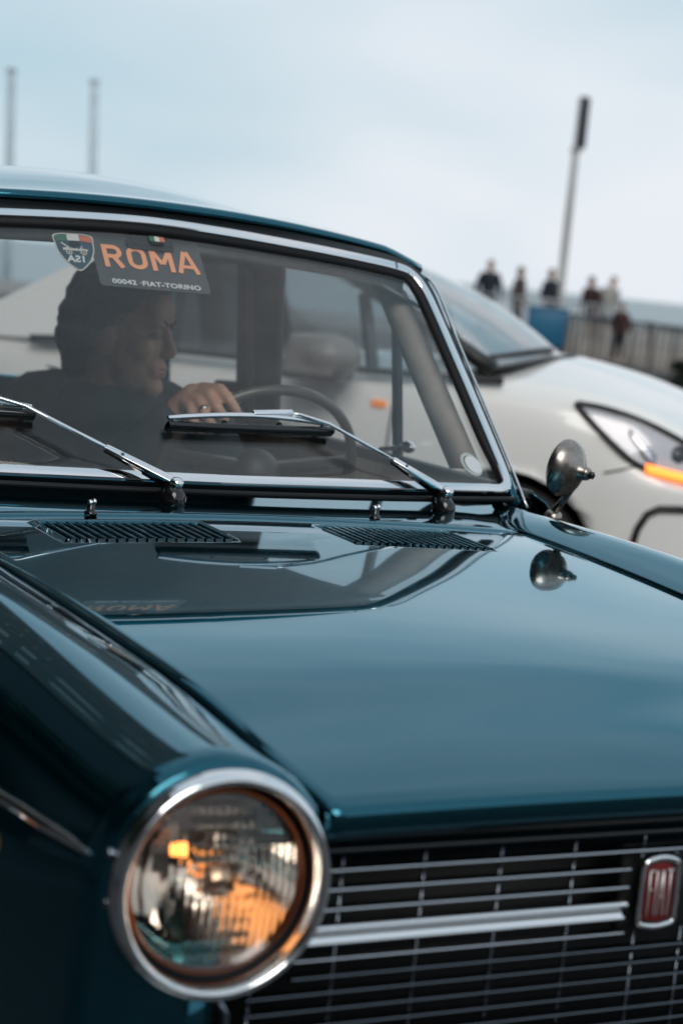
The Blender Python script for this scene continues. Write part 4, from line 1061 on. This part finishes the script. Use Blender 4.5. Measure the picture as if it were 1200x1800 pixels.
# boarded fence
A_, B_2 = Vector((21.9, 32.6, 0)), Vector((19.2, 17.6, 0)); L_ = (B_2-A_).length; u_ = (B_2-A_).normalized(); n_f = Vector((u_.y, -u_.x, 0))
fn = empty('board_fence', A_); fn.rotation_euler = (0, 0, math.atan2(u_.y, u_.x)); tag(fn, 'beige boarded fence with dark grey top rail by the sea', 'fence')
random.seed(4)
bme = None; k = 0; x = .1
while x < L_:
    h = .80+random.uniform(-.02, .02); b = MB().box((0, 0, h/2+.02), (.20, .025, h)); k += 1; o = b.build('board', 'board' if k % 3 else 'board_dark', fn, smooth=False); o.location = (x, 0, 0); x += .30
for x in np.arange(0, L_+.1, 2.0): o = MB().box((0, .05, .46), (.09, .09, .92)).build('post', 'rail_grey', fn, smooth=False); o.location = (x, 0, 0)
MB().box((L_/2, .0, .865), (L_, .10, .07)).build('top_rail', 'rail_grey', fn, smooth=False, bevel=.01)
# light railing further left
r0, r1 = at(800, 600, 44), at(1062, 600, 44); rl = empty('railing', (r0.x, r0.y, .12)); dv_ = Vector((r1.x-r0.x, r1.y-r0.y, 0)); rl.rotation_euler = (0, 0, math.atan2(dv_.y, dv_.x))
tag(rl, 'thin pale metal railing behind the people on the promenade', 'railing'); Lr = dv_.length
MB().tube([(0, 0, .98), (Lr, 0, .98)], .03, 8).build('rail', 'galv', rl); MB().tube([(0, 0, .15), (Lr, 0, .15)], .02, 8).build('rail', 'galv', rl)
for x in np.linspace(0, Lr, 24): MB().tube([(x, 0, 0), (x, 0, .98)], .02, 6).build('baluster', 'galv', rl)
# blue bin
q = at(957, 590, 41); bb = empty('blue_bin', (q.x, q.y, .12), yaw*-1); tag(bb, 'blue plastic bin beside the dark coated person at the seafront', 'bin')
MB().box((0, 0, .40), (.78, .6, .8), None, (1.04, 1.04)).build('tub', 'blue_plastic', bb, bevel=.03); MB().box((0, 0, .83), (.84, .66, .06)).build('lid', 'blue_plastic', bb, bevel=.02)
for x in (-.3, .3): MB().lathe([(.001, -.04), (.08, -.04), (.08, .04), (.001, .04)], 16, axisM((x, .25, .0), (1, 0, 0))).build('castor', 'rubber', bb)
# people on the promenade
def walker(px, hy, D, label, coat, legs, hair, rz, lean=0, stoop=0, h=1.7, armsout=.05):
    q = at(px, hy, D); r = empty('person', (q.x, q.y, .12), rz); tag(r, label, 'person', 'people on the promenade')
    k = h/1.7; V = lambda x, y, z: Vector((x+lean*max(0, z-.9), y-stoop*max(0, z-.9), z))*k
    b = MB(); b.ell(V(0, -.01, 1.59), (.075*k, .092*k, .115*k)); b.cap(V(0, 0, 1.50), V(0, 0, 1.38), .055*k, .06*k)
    b.cap(V(-.12, 0, 1.36), V(.12, 0, 1.36), .075*k, .075*k); b.cap(V(0, 0, 1.30), V(0, 0, .95), .14*k, .13*k)
    for s in (-1, 1):
        b.chain([V(s*.08, 0, .92), V(s*.10, -.03, .5), V(s*.11, 0, .09)], [.085*k, .06*k, .042*k]); b.cap(V(s*.11, .02, .04), V(s*.12, -.14, .035), .04*k, .035*k)
        b.chain([V(s*.19, 0, 1.37), V(s*(.23+armsout), .03, 1.10), V(s*(.20+armsout), -.10, .88)], [.05*k, .04*k, .03*k]); b.ell(V(s*(.19+armsout), -.13, .82), (.03*k, .04*k, .055*k))
    obj('body', remeshed(b, 'body', .02, 2), 'skin_light', r)
    c = MB(); c.cap(V(-.12, 0, 1.37), V(.12, 0, 1.37), .095*k, .095*k); c.cap(V(0, 0, 1.30), V(0, 0, .86), .165*k, .165*k)
    for s in (-1, 1): c.chain([V(s*.18, 0, 1.37), V(s*(.23+armsout), .03, 1.10), V(s*(.205+armsout), -.08, .91)], [.07*k, .06*k, .048*k])
    obj('coat', remeshed(c, 'coat', .025, 2), coat, r)
    t = MB()
    for s in (-1, 1): t.chain([V(s*.07, 0, .90), V(s*.10, -.03, .5), V(s*.11, 0, .10)], [.11*k, .08*k, .06*k])
    obj('trousers', remeshed(t, 'trousers', .025, 2), legs, r)
    w = MB(); w.ell(V(0, .015, 1.63), (.088*k, .10*k, .10*k)); w.ell(V(0, .05, 1.56), (.08*k, .06*k, .09*k)); obj('hair', remeshed(w, 'hair', .02, 2), hair, r)
walker(857, 520, 45, 'leftmost promenade person, navy coat, seen just over the silver windscreen', 'navy', 'navy', 'hair_brown', -.4, h=1.75)
walker(910, 520, 46, 'promenade person in brown coat between two navy coats', 'brown_coat', 'navy', 'hair', .6, h=1.68, lean=.08)
walker(966, 520, 46, 'promenade person in long navy coat standing below the lamp post', 'navy', 'navy', 'hair', .2, h=1.70, armsout=.02)
walker(1062, 520, 46, 'person in pale grey top and jeans leaning at the end of the boarded fence', 'grey_coat', 'jeans', 'hair_brown', -.5, lean=.25, h=1.66)
walker(1040, 540, 44.5, 'stooping person in maroon jacket and jeans beside the pale grey top', 'maroon', 'jeans', 'hair_brown', -1.2, lean=.12, stoop=.4, h=1.60)
walker(1092, 560, 37, 'short person in dark maroon top leaning over the boarded fence', 'maroon', 'navy', 'hair', -.9, stoop=.2, h=1.10)

# ------------------------------------------------------------------ vegetation
def leaf_crown(name, n, rad3, seed, clumps=26, size=.16):
    rnd = random.Random(seed); v = []; f = []
    cl = []
    for i in range(clumps):
        while True:
            p = Vector((rnd.uniform(-1, 1), rnd.uniform(-1, 1), rnd.uniform(-1, 1)))
            if p.length < 1: break
        p = p*(.55+.4*rnd.random()); cl.append((Vector((p.x*rad3[0], p.y*rad3[1], p.z*rad3[2])), rnd.uniform(.22, .42)*min(rad3)))
    for i in range(n):
        c, r = rnd.choice(cl); d = Vector((rnd.gauss(0, 1), rnd.gauss(0, 1), rnd.gauss(0, 1))).normalized()*r*(rnd.random()**.4); p = c+d
        a = Vector((rnd.gauss(0, 1), rnd.gauss(0, 1), rnd.gauss(0, 1))).normalized(); b = a.cross(Vector((rnd.gauss(0, 1), rnd.gauss(0, 1), rnd.gauss(0, 1)))).normalized(); s = size*rnd.uniform(.6, 1.3)
        o = len(v); v += [p-a*s*.5, p+b*s*.25, p+a*s*.5, p-b*s*.25]; f.append((o, o+1, o+2, o+3))
    me = bpy.data.meshes.new(name); me.from_pydata([tuple(p) for p in v], [], f); me.materials.append(MATS['leaf']); return me
q = at(1186, 655, 21); sb = empty('shrub', (q.x, q.y, 0)); tag(sb, 'dark green shrub at the right edge below the boarded fence', 'shrub')
o = bpy.data.objects.new('foliage', leaf_crown('foliage', 2600, (.75, .75, .33), 3, 20, .11)); COL.objects.link(o); o.parent = sb; o.location = (.35, 0, .40)
m = MB()
for i in range(6): a = i*1.05; m.tube([(.35, 0, 0), (.35+.2*math.cos(a), .2*math.sin(a), .25), (.35+.45*math.cos(a), .45*math.sin(a), .5)], [.02, .014, .006], 6)
m.build('stem', 'bark', sb)
# house rows across the street and behind the viewpoint, mirrored in paint and chrome
def house(x, y, rz, w, d, h, nfl, nwin, wall, label, shut=True):
    r = empty('house', (x, y, 0), rz); tag(r, label, 'house', 'houses across the road')
    MB().box((0, d/2, h/2), (w, d, h)).build('wall', wall, r, smooth=False)
    rf = MB(); rf.add([(-w/2-.4, -.5, h), (w/2+.4, -.5, h), (w/2+.4, d+.5, h), (-w/2-.4, d+.5, h), (-w/2-.4, d/2, h+1.6), (w/2+.4, d/2, h+1.6)], [(0, 1, 5, 4), (2, 3, 4, 5), (0, 4, 3), (1, 2, 5), (0, 3, 2, 1)]); rf.build('roof', 'roof_tile', r, smooth=False)
    for fl_ in range(nfl):
        for k in range(nwin):
            xw = -w/2+w*(k+.5)/nwin; zw = 1.6+fl_*(h-.6)/nfl
            if fl_ == 0 and k == nwin//2:
                MB().box((xw, -.03, 1.1), (1.1, .12, 2.2)).build('door', 'shutter', r, smooth=False); continue
            f = MB().box((xw, -.02, zw), (1.15, .10, 1.5)).build('window', 'flag_white', r, smooth=False); MB().box((xw, -.06, zw), (.98, .04, 1.34)).build('pane', 'window_dark', f, smooth=False)
            for s_ in ((-1, 1) if shut else ()): MB().box((xw+s_*.86, -.04, zw), (.5, .05, 1.5)).build('shutter', 'shutter', r, smooth=False)
for y0, w_, h_, n_, nw_, lab in ((-14, 12, 9.5, 3, 4, 'three storey house across the road, outside the picture, southern end'), (0, 14, 13.5, 4, 5, 'four storey house across the road, outside the picture, next to the southern end'), (20, 24, 20, 6, 8, 'six storey house across the road, outside the picture, nearer the sea')):
    house(-15, y0, -math.pi/2, w_, 8, h_, n_, nw_, 'wall_render', lab)
house(-6, 36, 0, 26, 8, 38, 12, 7, 'wall_render', 'tall twelve storey block left of the picture, by the seafront', False)
for i, (x0, w_, h_, n_, nw_, lab) in enumerate(((-8, 14, 6.8, 2, 5, 'two storey house behind the viewpoint, left of the pair'), (8, 15, 7.4, 2, 5, 'two storey house behind the viewpoint, right of the pair'))):
    house(x0, -32, math.pi, w_, 8, h_, n_, nw_, 'wall_render', lab)
# street trees along the other side, mirrored in the paint of the near wing
crown_me = leaf_crown('crown', 5200, (2.3, 2.3, 1.9), 11, 34, .34)
tree = empty('street_tree', (0, 0, 0))
tr_m = MB(); tr_m.tube([(0, 0, 0), (.02, 0, .8), (-.03, .02, 1.8), (.03, 0, 2.8)], [.17, .13, .115, .09], 12)
for a in range(6):
    an = a*1.05; tr_m.tube([(.01, 0, 2.3+.1*a), (.6*math.cos(an), .6*math.sin(an), 3.0+.1*a), (1.3*math.cos(an), 1.3*math.sin(an), 3.8)], [.07, .045, .02], 8)
tr_m.build('trunk', 'bark', tree)
o = bpy.data.objects.new('crown', crown_me); COL.objects.link(o); o.parent = tree; o.location = (0, 0, 3.7)
spots = [(-7.6, 3.5, 1.3, 0), (-7.8, 8.6, 1.4, 1.2), (-7.5, 13.8, 1.35, 2.5), (-7.7, 19.2, 1.45, 4.1), (-7.5, -2, 1.35, 3.2), (-7.9, 24.6, 1.4, .7), (-7.6, 30.5, 1.4, 5.1)]
for i, (x, y, s, r_) in enumerate(spots):
    t = tree if i == 0 else copy_tree(tree)
    t.location = (x, y, 0); t.scale = (s*1.1, s*1.1, s*1.05); t.rotation_euler = (0, 0, r_)
    tag(t, 'leafy evergreen street tree outside the picture, %s in its row' % ('southernmost', 'second from the south', 'third from the south', 'midmost', 'third from the seafront', 'second from the seafront', 'nearest the seafront')[sorted(q[1] for q in spots).index(y)], 'tree', 'street trees across the road')

bpy.data.scenes.remove(TMP)
